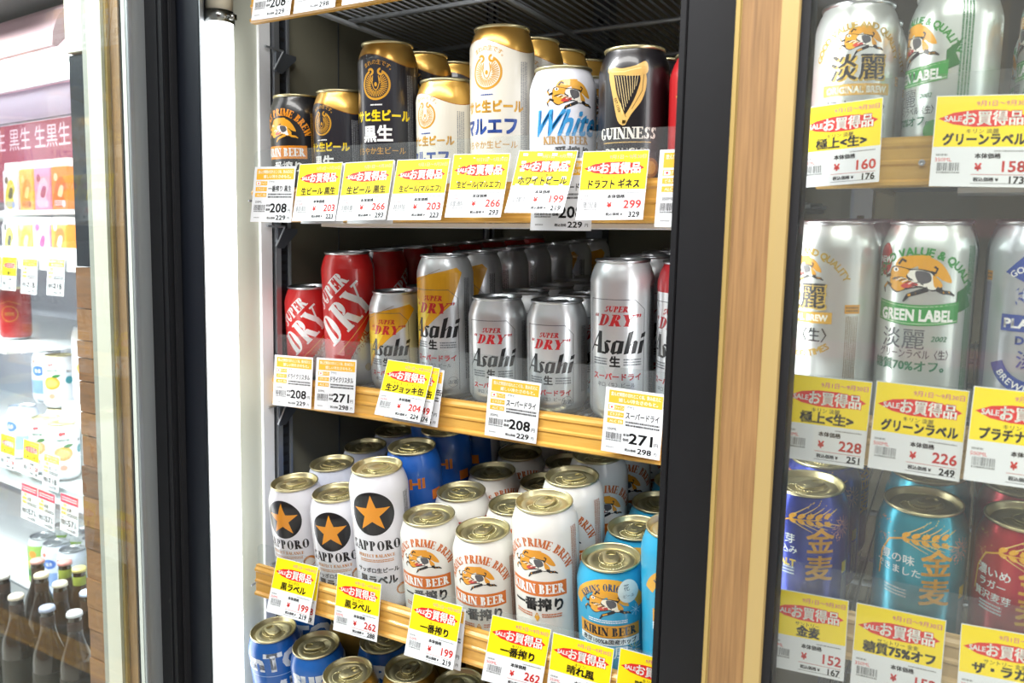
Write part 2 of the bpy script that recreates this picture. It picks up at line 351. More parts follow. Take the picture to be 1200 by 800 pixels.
# ------------------------------------------------------------ cans
RB = .0331
def can_profile(h):
    return [(.0, .0045), (.018, .003), (.0235, .0), (.0262, .0008), (.0300, .0062), (.0326, .0115), (RB, .0155), (RB, h-.0225), (.0328, h-.0195), (.0314, h-.0140), (.0293, h-.0080), (.0274, h-.0045), (.0270, h-.0026)]
def prof_r(v, prof):
    for (r0, z0), (r1, z1) in zip(prof[2:], prof[3:]):
        if z0 <= v <= z1: return r0 + (r1 - r0) * (v - z0) / (z1 - z0 or 1)
    return prof[-1][0] if v > prof[-1][1] else prof[3][0]
def lid_mesh(h, m):
    b = MB(); b.lathe([(.0272, h-.0030), (.0284, h-.0022), (.0286, h-.0008), (.0281, h), (.0273, h-.0003), (.0268, h-.0012), (.0252, h-.0062), (.0243, h-.0070), (.0234, h-.0062), (.0229, h-.0042), (.0222, h-.0038), (.0165, h-.0039), (.0160, h-.0045), (.0, h-.0045)], 44)
    me = b.me('lid', m, True); return me
def score_mesh(h, m):
    b = MB(); n = 22; P = [(.0095*math.cos(2*PI*i/n)*1.15, -.0105 + .0075*math.sin(2*PI*i/n)) for i in range(n)]
    for i in range(n): b.rod((*P[i], h-.0041), (*P[(i+1) % n], h-.0041), .0006, 5)
    n = 26; Q = [(.0118*math.cos(2*PI*i/n), .0035 + .0135*math.sin(2*PI*i/n)) for i in range(n)]
    for i in range(n): b.rod((*Q[i], h-.0043), (*Q[(i+1) % n], h-.0043), .0005, 5)
    return b.me('opening', m, True)
def tab_mesh(h, m):
    bm = bmesh.new(); n = 24; z0, z1 = h-.0032, h-.0020
    def loop(rx, ry, cy, z, sq=.72):
        o = []
        for i in range(n):
            t = 2*PI*i/n; c, s = math.cos(t), math.sin(t); o.append(bm.verts.new((rx*abs(c)**sq*(1 if c > 0 else -1), cy + ry*abs(s)**sq*(1 if s > 0 else -1), z)))
        return o
    A = loop(.0078, .0120, .0025, z0); B = loop(.0078, .0120, .0025, z1); C_ = loop(.0066, .0108, .0025, z1 + .0006)
    D = loop(.0046, .0040, .0085, z1 + .0006); E_ = loop(.0046, .0040, .0085, z0)
    def br(P, Q):
        for i in range(n): j = (i+1) % n; bm.faces.new((P[i], P[j], Q[j], Q[i]))
    br(A, B); br(B, C_); br(C_, D); br(D, E_)
    F_ = loop(.0030, .0030, -.0020, z1 + .0010, 1); G_ = loop(.0030, .0030, -.0020, z0, 1); br(G_, F_); bm.faces.new(F_)
    bmesh.ops.recalc_face_normals(bm, faces=bm.faces)
    me = bpy.data.meshes.new('pull_tab'); bm.to_mesh(me); bm.free(); me.materials.append(m); smooth_by_angle(me, 50); return me
LIDG = mat('#D2C9A0', .33, .9); LIDS = mat('#C9CCD0', .28, 1.0)
INK = {}
def ink(c):
    if c in INK: return INK[c]
    if c.startswith('m'): m = mat(c[1:], .3, .62, .2)
    else: m = mat(c, .33, 0, .35)
    INK[c] = m; return m
KIND = {}
def kind(key, h, body, top, lid, art, desc, topz=None):
    KIND[key] = dict(h=h, body=body, top=top, lid=lid, art=art, desc=desc, topz=topz); return KIND[key]
MC = {}
def can_meshes(key):
    if key in MC: return MC[key]
    K = KIND[key]; h = K['h'] / 1000; pr = can_profile(h)
    b = MB(); tz = (K['topz'] or K['h'] + 1) / 1000
    prof = list(pr); mi = []
    if tz < h:
        out = []
        for a, c in zip(prof, prof[1:]):
            out.append(a)
            if a[1] < tz < c[1]: out.append((prof_r(tz, pr), tz))
        out.append(prof[-1]); prof = out
    mi = [1 if (prof[i][1] >= tz - 1e-6 and i > 5) else (2 if i < 4 else 0) for i in range(len(prof) - 1)]
    b.lathe(prof, 44, mi); bd = b.me('body', [ink(K['body']), ink(K['top']), LIDS], True)
    bd.set_sharp_from_angle(angle=R(40))
    a = Art(); K['art'](a)
    fn = lambda u, v, o: Vector(((prof_r(v/1000, pr) + o/1000) * math.sin(u/33.1), -(prof_r(v/1000, pr) + o/1000) * math.cos(u/33.1), v/1000))
    H = K['h']; lb = a.build('label_print', fn, 3.4, [11.5, 15.5, H-22.5, H-19.5, H-14, H-8], ink) if a.P else None
    lm = LIDG if K['lid'] == 'g' else LIDS
    MC[key] = (bd, lid_mesh(h, lm), tab_mesh(h, lm), score_mesh(h, lm), lb); return MC[key]
def make_can(key, X, Y, Z, tilt, spin, label, group, tab=0):
    bd, ld, tb, scm, lb = can_meshes(key)
    o = empty('beer_can', (X, Y, Z)); o.rotation_mode = 'QUATERNION'
    o.rotation_quaternion = Matrix.Rotation(R(tilt), 3, 'X').to_quaternion() @ Matrix.Rotation(R(spin), 3, 'Z').to_quaternion()
    tag(o, label, 'drink can', group)
    link(bpy.data.objects.new('body', bd), o); l = link(bpy.data.objects.new('lid', ld), o); l.rotation_euler = (0, 0, R(tab))
    t = link(bpy.data.objects.new('pull_tab', tb), l); link(bpy.data.objects.new('opening', scm), l)
    if lb: link(bpy.data.objects.new('label_print', lb), o)
    return o

# ---- label designs
ORA, BLK, WHT, GLD = '#E0761E', '#19191C', '#F6F6F4', '#C89A34'
def info(a, u, v0, v1, col, head=None, w=9, seed=5):
    a.small(u - w/2, v0, u + w/2, v1, col, rows=4, seed=seed, vert=True, fill=.6)
    if head: a.rect(u - w/2 - .5, v1 + 1, u + w/2 + .5, v1 + 8, head); a.up().small(u - w/2, v1 + 2, u + w/2, v1 + 7, '#5A3A10', 2, seed)
def art_ichiban(tall):
    vb = 90 if tall else 58; k = 1.06 if tall else 1.
    def f(a, bl=None):
        a.arc('KIRINS PRIME BREW', 0, vb+12*k, 34*k, 90, 8.4*k, '#C4662A', serif=True)
        a.rect(-31, vb-7.5*k, 31, vb+7.5*k, '#D5701F'); kirin(a, 0, vb+24*k, 21*k)
        a.up(4).serif('KIRIN BEER', 0, vb, 9.6*k, WHT, wid=56)
        a.txt('一番搾り', 0, vb-16*k, 13.5*k, BLK, .05, sx=.98)
        y = vb - 6
        a.line([(0, y-20), (-2.4, y-25), (0, y-29), (2.4, y-25), (0, y-20)], .9, '#D9992E').ell(0, y-25.4, 2, 2.6, '#E6A93C', 12)
        a.small(5, y-25, 25, y-20, '#C4662A', 2, 4); a.small(-25, y-25, -5, y-20, '#C4662A', 2, 6)
        a.ell(28, 18, 8, 6, '#C4662A', 18); a.up().ell(28, 17, 6, 4, '#E4E2DC', 18)
        info(a, 43, 20, 150 if tall else 100, '#B9846A', seed=8)
    return f
def art_kblack(a):
    vb = 55; a.arc('KIRINS PRIME BREW', 0, vb+12, 34, 90, 8.4, '#F0951F', serif=True); a.rect(-31, vb-7.5, 31, vb+7.5, '#E08A1E'); kirin(a, 0, vb+25, 21, '#E9A62B', '#E9A62B', '#FFFFFF')
    a.up(4).serif('KIRIN BEER', 0, vb, 9.6, WHT, wid=56); a.txt('一番搾り', 0, vb-17, 13, WHT, .03); a.small(36, 20, 44, 100, '#B4863C', 4, 5, True)
def art_white(a):
    kirin(a, 4, 93, 23, '#D9A13A')
    a.up(4).txt('White', 2, 69, 34, '#3F9BD8', .03, .5, wid=66)
    a.up().serif('KIRIN BEER', 0, 52, 7.4, '#B98A3E', wid=46); a.txt('一番搾り', 0, 40, 13, '#3A3D42', .04); a.small(36, 20, 44, 98, '#8A8F98', 4, 5, True)
def art_guinness(a):
    g = '#D2AC62'; g2 = '#EBD49A'; y = 60; h = 1.3
    X = lambda P: [(x*h, v) for x, v in P]
    a.poly(X(blob([(-15, y+50), (-13, y+55), (-4, y+52), (6, y+54), (13, y+58), (15, y+54), (14, y+47), (6, y+45), (-4, y+46), (-10, y+47)])), g)
    a.poly(X(blob([(13, y+48), (14, y+38), (11, y+24), (4, y+12), (-1, y+2), (-4, y+5), (1, y+14), (6, y+26), (9.5, y+40), (9.5, y+46)])), g)
    a.poly(X(blob([(-14, y+48), (-10, y+48), (-7, y+30), (0, y+8), (-1, y+2), (-6, y+6), (-10, y+26)])), g)
    a.up().line(X([(-8.5, y+42), (-4, y+22), (0, y+9)]), .5, '#3A2E18').line(X([(12, y+46), (11, y+32), (4, y+16)]), .5, '#3A2E18').line(X([(-12, y+50), (-2, y+49), (10, y+52)]), .6, g2)
    a.txt('EST.1759', -6.5*h, y+20, 3.6, '#3A2E18', .03, rot=-70)
    for k in range(9):
        t = k / 8; a.line(X([(-8 + 16*t, y+46 - .5*math.sin(t*3)), (-.5 + 8*t*.9 - 2*(1-t), y+12 + 24*t)]), .45, g2)
    a.serif('GUINNESS', 0, 55, 10.4, '#E8E4D8', wid=58); a.small(-24, 46, 24, 47.6, g, 1, 3)
    a.txt('DRAUGHT', 0, 39, 7.4, '#E8E4D8', .03, wid=42); a.ell(24, 24, 9, 9, '#8A5A20', 20); a.up().ell(24, 24, 6, 6, '#B98A3E', 20)
def art_maruf(tall, dark):
    def f(a):
        ye = '#F2D21C' if dark else '#C8962E'; col2 = WHT if dark else '#2A4C96'; eg = '#C8922C'
        e, r, t1, t2, t3, k = (121, 16.5, 88, 69, 51, 1.18) if tall else (84, 13.2, 58, 41, 26, 1.)
        a.arc('まれの生です。', 0, e - 2, r + 7.5*k, 84, 4.8*k, eg, .02)
        wings(a, 0, e, r, eg); a.up()
        a.small(-7, e-r-6, 7, e-r-3.6, col2, 1, 3)
        a.txt('アサヒ生ビール', 0, t1, 10.6*k, ye, .06, sx=.9)
        if dark: a.txt('黒生', 0, t2, 15.5*k, WHT, .045)
        else: a.txt('マルエフ', 0, t2, 15.5*k, col2, .06, sx=.9)
        a.txt('まろやか生ビール', 0, t3, 7*k, eg, .02)
        info(a, 40, 20, 132 if tall else 88, '#8A8C90', seed=9)
    return f
def wave_art(f, body, H, topz):
    def g(a):
        P = [(-104 + 4*i, H - 21 + 6.5 * math.cos((-104 + 4*i + 12) / 16.55)) for i in range(53)]
        a.poly(P + [(104, H - 40), (-104, H - 40)], body); a.line([(x, y + .3) for x, y in P], .8, '#A86A1E'); a.up(); f(a)
    return g
RED = '#C42127'
def art_crystal(tall):
    H = 168 if tall else 122; k = 1.22 if tall else 1
    def f(a):
        a.poly([(-60, 12), (-60, H-3), (48, H-3), (48, H*.66), (-6, 12)], '#C81F20'); a.up()
        c = H * .5
        a.serif('SUPER', -15*k, c+30*k, 14.5*k, '#E8E8EA', sx=.92, rot=43)
        a.serif('DRY', 1*k, c+7*k, 32*k, '#ECECEE', sx=.86, rot=43)
        a.line([(-8, c-34*k), (36, c+8*k)], .7, '#D9B060'); a.txt('CRYSTAL', 13*k, c-22*k, 9*k, '#A8452A', .04, sx=.9, rot=43)
        a.txt('ドライクリスタル', 17*k, c-28*k, 5*k, '#8A3A28', .02, rot=43); a.ell(30, 24, 5, 5, '#8C7A50', 16)
        a.line([(52, c+26), (92, c+26)], .6, '#B0382E').serif('SUPER', 70, c+16, 6, '#C42127', shear=.2); a.serif('DRY', 70, c+4, 13, '#3A3A3E', shear=.2)
    return f
def art_superdry(tall, beer=False):
    H = 168 if tall else 122
    fr, su, dr, az, na, sp_, ka, oz, k = (129, 119.5, 108, 85, 65.5, 50, 41.5, 22, 1.12) if tall else (98, 87.5, 77.5, 56.5, 38.5, 25, 18, 15, 1.)
    def f(a):
        if beer:
            a.poly([(-60, 30), (-60, H-34), (-30, H-27), (30, H-14), (36, H-20), (22, dr+4), (4, az+12), (-14, az-4), (-30, az-26), (-44, 30)], '#E3A51C'); a.up()
            a.poly([(-60, 30), (-60, H-56), (-34, H-46), (-2, dr-2), (-16, az-2), (-36, az-24), (-48, 30)], '#F2D33A').line([(-60, H-38), (-22, H-29), (10, H-15)], .5, '#8C8060'); a.up()
        a.line([(-28*k, fr), (17*k, fr), (27*k, fr-10), (27*k, 12)], .6, '#4A4E58'); a.line([(-28*k, fr), (-28*k, 12)], .6, '#4A4E58')
        a.up()
        a.serif('SUPER', 0, su, 5.4*k, '#C0232C', shear=.25, sx=1.15)
        a.serif('DRY', 0, dr, 10.6*k, '#C0232C', shear=.28, wid=32*k); a.txt('“', -20*k, dr+2*k, 11*k, '#C0232C', .03, .3).txt('”', 21*k, dr+2*k, 11*k, '#C0232C', .03, .3)
        slant_word(a, 0, az, 20.5*k, 54*k, '#16181C')
        a.txt('生', -1, na, 10.5*k, '#16181C', .05); a.small(7*k, na-4, 24*k, na+4, '#6A7078', 3, 6); a.small(-24*k, na-4, -8*k, na+4, '#6A7078', 3, 7)
        a.txt('スーパードライ', 0, sp_, 7*k, '#C0232C', .05); a.txt('辛口〈生〉ビール', 0, ka, 4.6*k, '#6A7078', .02)
        a.ring(20*k, oz, 5.8, 6.4, '#9CA2AA', n=24); a.txt('お酒', 20*k, oz, 5.4, '#7A8088', .03)
        info(a, 43, 24, H - 26, '#5A6068', seed=11)
    return f
def art_sapporo(tall):
    dc, r, sa, pe, s1, s2 = (124, 25.5, 86, 74, 56, 44) if tall else (86, 24, 54, 43, 30, 20)
    def f(a):
        a.ell(0, dc, r, r, '#17171B', 44); a.up().star(0, dc, r*.87, '#E8961E'); a.up()
        a.serif('SAPPORO', 0, sa, 11.5, '#1C1C22', wid=60); a.serif('PERFECT BALANCE', 0, pe, 3.6, '#C88432', wid=44); a.small(-20, pe-8, 20, pe-4, '#C88432', 2, 4)
        a.txt('サッポロ生ビール', 0, s1, 6.4, '#1C1C22', .03); a.txt('黒ラベル', 0, s2, 11.5, '#1C1C22', .055)
        a.ell(28, 30, 8, 7, '#C4792A', 20); a.up().ell(28, 29, 6, 5, '#E2D5C4', 18); info(a, 44, dc-20, dc+18, '#55565C', seed=13)
    return f
def art_hare(tall):
    d = 30 if tall else 0
    def f(a):
        vb = 62 + d
        a.ring(0, vb+10, 33, 43, '#D9A23C', 20, 160, 34, .98); a.up().arc('KIRINS ORIGINAL', 0, vb+9.5, 35.5, 92, 6.4, '#2A4A6A', serif=True)
        kirin(a, -1, vb+27, 23, '#E0A02C', '#15171C', '#F0EAD8'); a.up(3)
        a.small(-20, vb+8.5, 18, vb+12.5, '#E8F4F8', 2, 3); a.ell(20, vb+40, 11, 11, '#DDE8E4', 26); a.up().txt('花', 18, vb+44, 6.5, '#4A5A6A').txt('ビール', 20, vb+36, 4, '#4A5A6A')
        a.rect(-31, vb-6.5, 31, vb+6.5, '#D99A34'); a.up().serif('KIRIN BEER', 0, vb, 8.8, '#1E2430', wid=54)
        a.rect(-31, vb-14.5, 31, vb-7, '#E6EEF0'); a.up().txt('麦芽100%&国産ホップ', 0, vb-10.8, 5.6, '#26303C', .04)
        a.txt('晴れ風', -4, vb-22, 14, '#DCEFF6', .02, sx=1.15)
        for k in range(14):
            t = R(k * 360/14); a.line([(24 + 2*math.cos(t), vb-20 + 2*math.sin(t)), (24 + 9*math.cos(t), vb-20 + 9*math.sin(t))], .5, '#D9D060' if k % 2 else '#E8F4F8')
        for k in range(8):
            t = R(k * 45); a.line([(27, vb+20), (27 + 6*math.cos(t), vb+20 + 6*math.sin(t))], .4, '#CDEAF4')
        a.small(36, 22, 44, vb+44, '#BCE2EE', 4, 6, True)
    return f
def art_suntory(a):
    a.txt('sunTORY', 0, 96, 32, '#DDE6F0', .06, wid=150); a.rect(-100, 76.5, 100, 77.3, '#9FC0E6'); a.txt('生', 8, 46, 48, '#E4ECF4', .05); a.txt('BEER', -30, 22, 9, '#DDE6F0', .02); info(a, 50, 20, 64, '#A8C4E8', seed=4)
def art_hi(a):
    y = 70; a.txt('HI', -10, y+62, 17, '#E0832A', .05, sx=1.2).txt('HI', -10, y+18, 17, '#E0832A', .05, sx=1.2)
    a.rect(8, y+38, 22, y+50, '#D97A22').rect(8, y+10, 22, y+25, '#1C2430'); a.up().small(9, y+11, 21, y+24, '#D8DEE8', 5, 3); a.rect(40, 12, 96, 160, '#C6CCD6'); a.up().small(52, 40, 62, 130, '#7A828E', 5, 9, True)
def art_paleblue(a):
    a.txt('サワー', 0, 50, 13, '#2E5CA8', .03).small(-12, 34, 12, 40, '#2E5CA8', 2, 5); a.txt('生搾り', 6, 92, 7, '#4A5A78', .02); a.rect(24, 10, 60, 108, '#2B62B4'); a.rect(-60, 10, -30, 108, '#2B62B4')
def art_lime(a):
    a.rect(-60, 58, 60, 98, '#C8302C'); a.up()
    for k in range(16):
        a.ell(-50 + 6.6*k, 80 + 8*math.sin(k*2.3), 2.2, 3.2, '#F4F0E8', 10)
    a.up().ell(6, 78, 9, 8, '#7FC832', 24); a.up().ell(6, 79, 6, 5, '#C6EE7A', 18); a.txt('本搾り', 0, 52, 13, '#C8302C', .04); a.txt('LIME', 0, 38, 8, '#3A7A2A', .03); a.ell(-22, 46, 5, 5, '#7FC832', 16)
def art_goldcan(a):
    a.rect(-60, 60, 60, 62, '#7A5A1E').txt('BEER', 0, 84, 14, '#4A3412', .04).ell(0, 44, 12, 12, '#7A5A1E', 26)
def art_redbeer(a):
    a.ring(0, 62, 17, 18.5, GLD, n=30); a.txt('BEER', 0, 62, 10, GLD, .03); a.line([(-24, 84), (0, 92), (24, 84)], 1.4, GLD)
def art_tanrei(tall):
    rc, rr, be, ta, og, go = (104, 41, 129, 109, 92, 78) if tall else (66, 36, 89, 69, 52, 38)
    def f(a):
        a.arc('GOOD VALUE AND QUALITY', 0, rc, rr, 90, 7.4, '#B8983C', bold=.04, gap=.86)
        if tall: a.arc('FOR GOOD TIMES', 0, rc, rr+1, 270, 7.2, '#B8983C', bold=.04, down=True, gap=.86)
        kirin(a, 2, be, 17, '#D89A2A'); a.up(3)
        a.txt('淡麗', .9, ta-.8, 22, '#C9A94C', .04); a.up().txt('淡麗', 0, ta, 22, '#24262A', .02)
        a.rect(-27, og-4.5, 27, og+4.5, '#D6A43A'); a.up().txt('ORIGINAL BREW', 0, og, 7, '#F6F2E4', .05, wid=48)
        a.txt('極上〈生〉', 0, go, 12, '#2E3034', .02, sx=.9)
        a.rect(36, og+4, 48, og+11, '#D89A2A'); a.small(37, 40 if tall else 14, 47, og+2, '#8E7A5A', 7, 5, True, .5); a.up().small(37, og+5, 47, og+10, '#6A4A10', 2, 5); a.bars(37, 28 if tall else 11, 47, 38 if tall else 13, '#3A3A3C', 6)
    return f
def art_green(tall):
    y = 110 if tall else 70; k = 1.12 if tall else 1
    def f(a):
        g = '#2E8A3C'
        a.arc('GOOD VALUE & QUALITY', 0, y-6*k, 38*k, 80, 7.6*k, g, bold=.05, gap=.9)
        a.ell(-25*k, y+26*k, 7*k, 11*k, '#B0241E', 22); a.up().txt('NEW', -25*k, y+26*k, 6*k, WHT, .04)
        kirin(a, 0, y+13*k, 24*k, '#E3A11C'); a.up(3)
        P = [(-31 + 62*i/19, y - 15*k - 3*math.sin((i/19)*PI)) for i in range(20)]; Q = [(x, yy + 14*k) for x, yy in P]
        a.poly([(29, y-9*k), (39*k, y-5), (35*k, y+4), (40*k, y+14), (29, y+6)], '#1F6A34'); a.up()
        a.poly(P + list(reversed(Q)), '#2F9440'); a.line([(x, yy+1.4) for x, yy in P], .4, '#DCEBD0').line([(x, yy-1.4) for x, yy in Q], .4, '#DCEBD0')
        a.up().txt('GREEN LABEL', 0, y-10.5*k, 10.5*k, WHT, .05, wid=54)
        a.txt('淡麗', -7*k, y-27*k, 15*k, '#5A6068', .0).txt('2002', 16*k, y-26*k, 5*k, '#2E7A50', .02, .2)
        a.txt('グリーンラベル〈生〉', 0, y-37*k, 7*k, '#3A4046', .02, wid=46*k); a.txt('糖質70%オフ。', -4, y-45*k, 8*k, '#2A7A56', .03)
        info(a, 42, 26, 150 if tall else 112, '#4E8A66', seed=15)
        if not tall: a.ell(24, 17, 8, 8, '#4C9A4A', 22)
    return f
def art_platinum(a):
    b = '#2E4796'; y = 104
    info(a, -42, 40, y+20, '#6C6C9A', '#D89A2A', seed=17); a.bars(-47, 30, -37, 38, '#3A3A3C', 6)
    a.poly([(-24, y+28), (-10, y+42), (14, y+44), (26, y+30), (10, y+20), (-8, y+20)], b); a.up().arc('GOOD VALUE', 0, y+2, 31, 90, 6.5, WHT)
    kirin(a, 2, y+12, 17, '#C8CCD4', '#2E4796'); a.up(2)
    a.rect(-24, y-14, 30, y-2, b); a.up().txt('PLATINUM', 2, y-8, 9, WHT, .05, wid=48); a.txt('DOUBLE', 2, y-20, 8, b, .05)
    a.ring(0, y-28, 22, 32, b, 200, 340, 26); a.up().arc('BREWED', 0, y-28, 27, 245, 7, WHT, down=True); a.txt('淡麗', 2, y-34, 14, b, .02)
def art_kinmugi(bg, star, lab, sub):
    def f(a):
        g, g2 = '#D9A030', '#E0C070'
        a.line([(-31, 64), (-29, 84), (-22, 97), (-12, 101), (14, 103)], 1.5, g, [1, 1, 1, .8, .5])
        for k in range(5):
            x = -10 + 7*k; a.ell(x+1, 104.5+.3*k, 3.4, 1.8, g, 12, 28).ell(x+1, 100.5-.3*k, 3.4, 1.8, g, 12, -28)
            a.line([(x+2, 106), (x+15-k, 114-k)], .9, g2, [1, .4]).line([(x+2, 99.5), (x+17-k, 92+k)], .9, g2, [1, .4])
        a.txt('金', 14, 84, 23.5, g, .025).txt('麦', 14, 60, 23.5, g, .025)
        yy = 84
        for i, t in enumerate(lab): a.txt(t, -15, yy - 9.5*i, 9 if i < 1 else 7.4, '#DDE6EA', .02)
        a.small(-24, 52, -6, 60, '#C8D4DC', 3, 4)
        if sub: a.txt(sub, -15, 63, 8, '#E8C83A', .05)
        rg = random.Random(3)
        for cx, cy, rr, cc in ((14, 108, 12, star), (33, 92, 10, '#E0A8A0'), (-29, 104, 11, '#E09A50')):
            a.up()
            for k in range(34):
                t = rg.uniform(0, 2*PI); q = rr * rg.uniform(.3, 1)**.6; v = min(cy + q*math.sin(t), 117)
                a.ell(cx + q*math.cos(t), v, .45, .45, cc, 6)
        for k in range(14):
            t = R(k * 25.7); a.line([(33 + 2*math.cos(t), 94 + 2*math.sin(t)), (33 + 10*math.cos(t), 94 + 10*math.sin(t))], .35, '#E0A8A0')
        a.rect(36, 52, 43, 62, '#C8B83A'); a.small(36, 20, 44, 50, '#B8C0C8', 4, 7, True)
    return f
S_, T_ = 122.2, 167.8
kind('k_black', S_, '#141418', '#141418', 'g', art_kblack, 'short glossy black can with orange arched lettering')
kind('mk', S_, '#23232B', 'm#CFA24E', 'g', wave_art(art_maruf(0, 1), '#23232B', 122, 102), 'short dark can with gold shoulder and round gold wing emblem', 92)
kind('mkt', T_, '#23232B', 'm#CFA24E', 'g', wave_art(art_maruf(1, 1), '#23232B', 168, 147), 'tall dark can with gold shoulder and round gold wing emblem', 138)
kind('mw', S_, '#DDD9CC', 'm#CFA24E', 'g', wave_art(art_maruf(0, 0), '#DDD9CC', 122, 102), 'short cream can with gold shoulder and round gold emblem', 92)
kind('mwt', T_, '#DDD9CC', 'm#CFA24E', 'g', wave_art(art_maruf(1, 0), '#DDD9CC', 168, 147), 'tall cream can with gold shoulder and round gold emblem', 138)
kind('white', S_, '#E4E7F0', '#E4E7F0', 'g', art_white, 'short white can with blue script lettering and leaping gold beast')
kind('stout', 133, '#131116', '#131116', 'g', art_guinness, 'black can with large gold harp')
kind('redbeer', S_, '#A81C20', '#A81C20', 'g', art_redbeer, 'red can with gold ring print')
kind('crys', S_, 'm#C9CBD0', 'm#C9CBD0', 's', art_crystal(0), 'short red and silver can with diagonal white lettering')
kind('cryst', T_, 'm#C9CBD0', 'm#C9CBD0', 's', art_crystal(1), 'tall red and silver can with diagonal white lettering')
kind('jok', S_, 'm#DDE0E4', 'm#DDE0E4', 's', art_superdry(0, True), 'short silver can with orange beer picture')
kind('jokt', T_, 'm#DDE0E4', 'm#DDE0E4', 's', art_superdry(1, True), 'tall silver can with orange beer picture')
kind('dry', S_, 'm#E4E7EA', 'm#E4E7EA', 's', art_superdry(0), 'short silver can with black slanted lettering')
kind('dryt', T_, 'm#E4E7EA', 'm#E4E7EA', 's', art_superdry(1), 'tall silver can with black slanted lettering')
kind('dryr', T_, 'm#E4E7EA', '#B8202A', 's', art_superdry(1), 'tall silver can with red shoulder', 138)
kind('sap', S_, '#E6E6EC', '#E6E6EC', 'g', art_sapporo(0), 'short white can with black disc and gold star')
kind('sapt', T_, '#E6E6EC', '#E6E6EC', 'g', art_sapporo(1), 'tall white can with black disc and gold star')
kind('ich', S_, '#E4E2DC', '#E4E2DC', 'g', art_ichiban(0), 'short white can with orange band and gold beast')
kind('icht', T_, '#E4E2DC', '#E4E2DC', 'g', art_ichiban(1), 'tall white can with orange band and gold beast')
kind('hare', S_, '#2F9CC4', '#2F9CC4', 'g', art_hare(0), 'short sky blue can with gold beast and gold band')
kind('haret', T_, '#2F9CC4', '#2F9CC4', 'g', art_hare(1), 'tall sky blue can with gold beast and gold band')
kind('sun', S_, '#1C62B4', '#1C62B4', 'g', art_suntory, 'blue can with big silver lettering')
kind('hi', T_, '#1B56A8', '#1B56A8', 'g', art_hi, 'tall blue can with orange letters')
kind('pale', S_, '#D9DEEC', '#D9DEEC', 'g', art_paleblue, 'pale can with blue side panel')
kind('lime', S_, '#E4E2DC', '#E4E2DC', 'g', art_lime, 'white can with red band and lime picture')
kind('gold', S_, 'm#A8853C', 'm#A8853C', 'g', art_goldcan, 'golden brown can')
kind('tan', S_, 'm#E2E5E4', 'm#E2E5E4', 's', art_tanrei(0), 'short silver can with large black characters under gold arched lettering')
kind('tant', T_, 'm#E2E5E4', 'm#E2E5E4', 's', art_tanrei(1), 'tall silver can with large black characters inside gold ring lettering')
kind('grn', S_, 'm#DFE6E3', 'm#DFE6E3', 's', art_green(0), 'short silver can with green banner')
kind('grnt', T_, 'm#DFE6E3', 'm#DFE6E3', 's', art_green(1), 'tall silver can with green banner and gold beast')
kind('plat', T_, 'm#CFD6DE', 'm#CFD6DE', 's', art_platinum, 'tall silver can with navy banner')
kind('kmb', S_, 'm#2F3F9C', 'm#2F3F9C', 'g', art_kinmugi('#2F3F9C', '#E8C040', ['麦芽', '仕込み'], 'MALT'), 'deep blue can with gold wheat ear')
kind('kmt', S_, 'm#2E9CB4', 'm#2E9CB4', 'g', art_kinmugi('#2E9CB4', '#D8D070', ['夏の味', 'できました'], None), 'teal can with gold wheat ear')
kind('kmr', S_, 'm#B42A3C', 'm#B42A3C', 'g', art_kinmugi('#B42A3C', '#E8C040', ['濃いめ', 'ラガー', '贅沢麦芽'], None), 'red can with gold wheat ear')

# ------------------------------------------------------------ shell of the coolers
LW = -.79; BK = 1.33; ZB, ZT = -.80, .46
struct(MB().box(LW-.03, .662, ZB, LW, .732, ZT).obj('wall_left', LINER))
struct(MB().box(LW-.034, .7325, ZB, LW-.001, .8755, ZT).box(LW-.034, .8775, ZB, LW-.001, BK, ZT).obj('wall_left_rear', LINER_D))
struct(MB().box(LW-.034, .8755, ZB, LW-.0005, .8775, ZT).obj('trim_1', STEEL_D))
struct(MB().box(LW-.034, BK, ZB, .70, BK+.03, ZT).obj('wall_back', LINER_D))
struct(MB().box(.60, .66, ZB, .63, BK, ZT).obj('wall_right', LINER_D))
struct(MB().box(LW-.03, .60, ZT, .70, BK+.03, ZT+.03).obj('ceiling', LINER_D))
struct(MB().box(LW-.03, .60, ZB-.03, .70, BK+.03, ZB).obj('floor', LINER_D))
struct(MB().box(-4.5, -2.2, -1.25, 2.5, .60, -1.20).obj('floor_aisle', mat('#C9C6BE', .35, 0, .2, noise=.3, scale=4)))
struct(MB().box(-5.5, -2.4, 1.62, 3.5, .60, 1.66).obj('ceiling_aisle', mat('#C9C9C6', .7)))
op = empty('aisle_shelving', (0, -2.0, -1.2)); tag(op, 'dark shop shelving across the aisle behind the viewer with boxed goods and pink shelf strips', 'shelving')
MB().box(-4.5, -.04, 0, 3., 0, 2.1).obj('back_panel', mat('#3A3430', .6), op)
rg = random.Random(12); BXC = ['#7A2E2A', '#8A6A34', '#B48A3A', '#5A3A30', '#6E6A64', '#3A4A5E', '#A24A56', '#4A3228', '#C9A23C']
bxm = [MB().box(0, .02, 0, .16, .22, 1).me('goods_box', mat(c_, .5)) for c_ in BXC]
for k_ in range(5):
    zz = .12 + .40 * k_
    MB().box(-4.5, 0, zz - .03, 3., .34, zz).obj('deck', mat('#5A5450', .5), op); MB().box(-4.5, .34, zz - .05, 3., .345, zz + .005).obj('shelf_strip', mat('#C2456A' if k_ in (2, 3) else '#B9B4AA', .5), op)
    xx_ = -4.4
    while xx_ < 2.8:
        bo = bpy.data.objects.new('goods_box', bxm[rg.randrange(9)]); bo.location = (xx_, .02, zz); sx_ = rg.uniform(.7, 1.6); bo.scale = (sx_, 1, rg.uniform(.14, .32)); link(bo, op); xx_ += .16 * sx_ + rg.uniform(.01, .05)
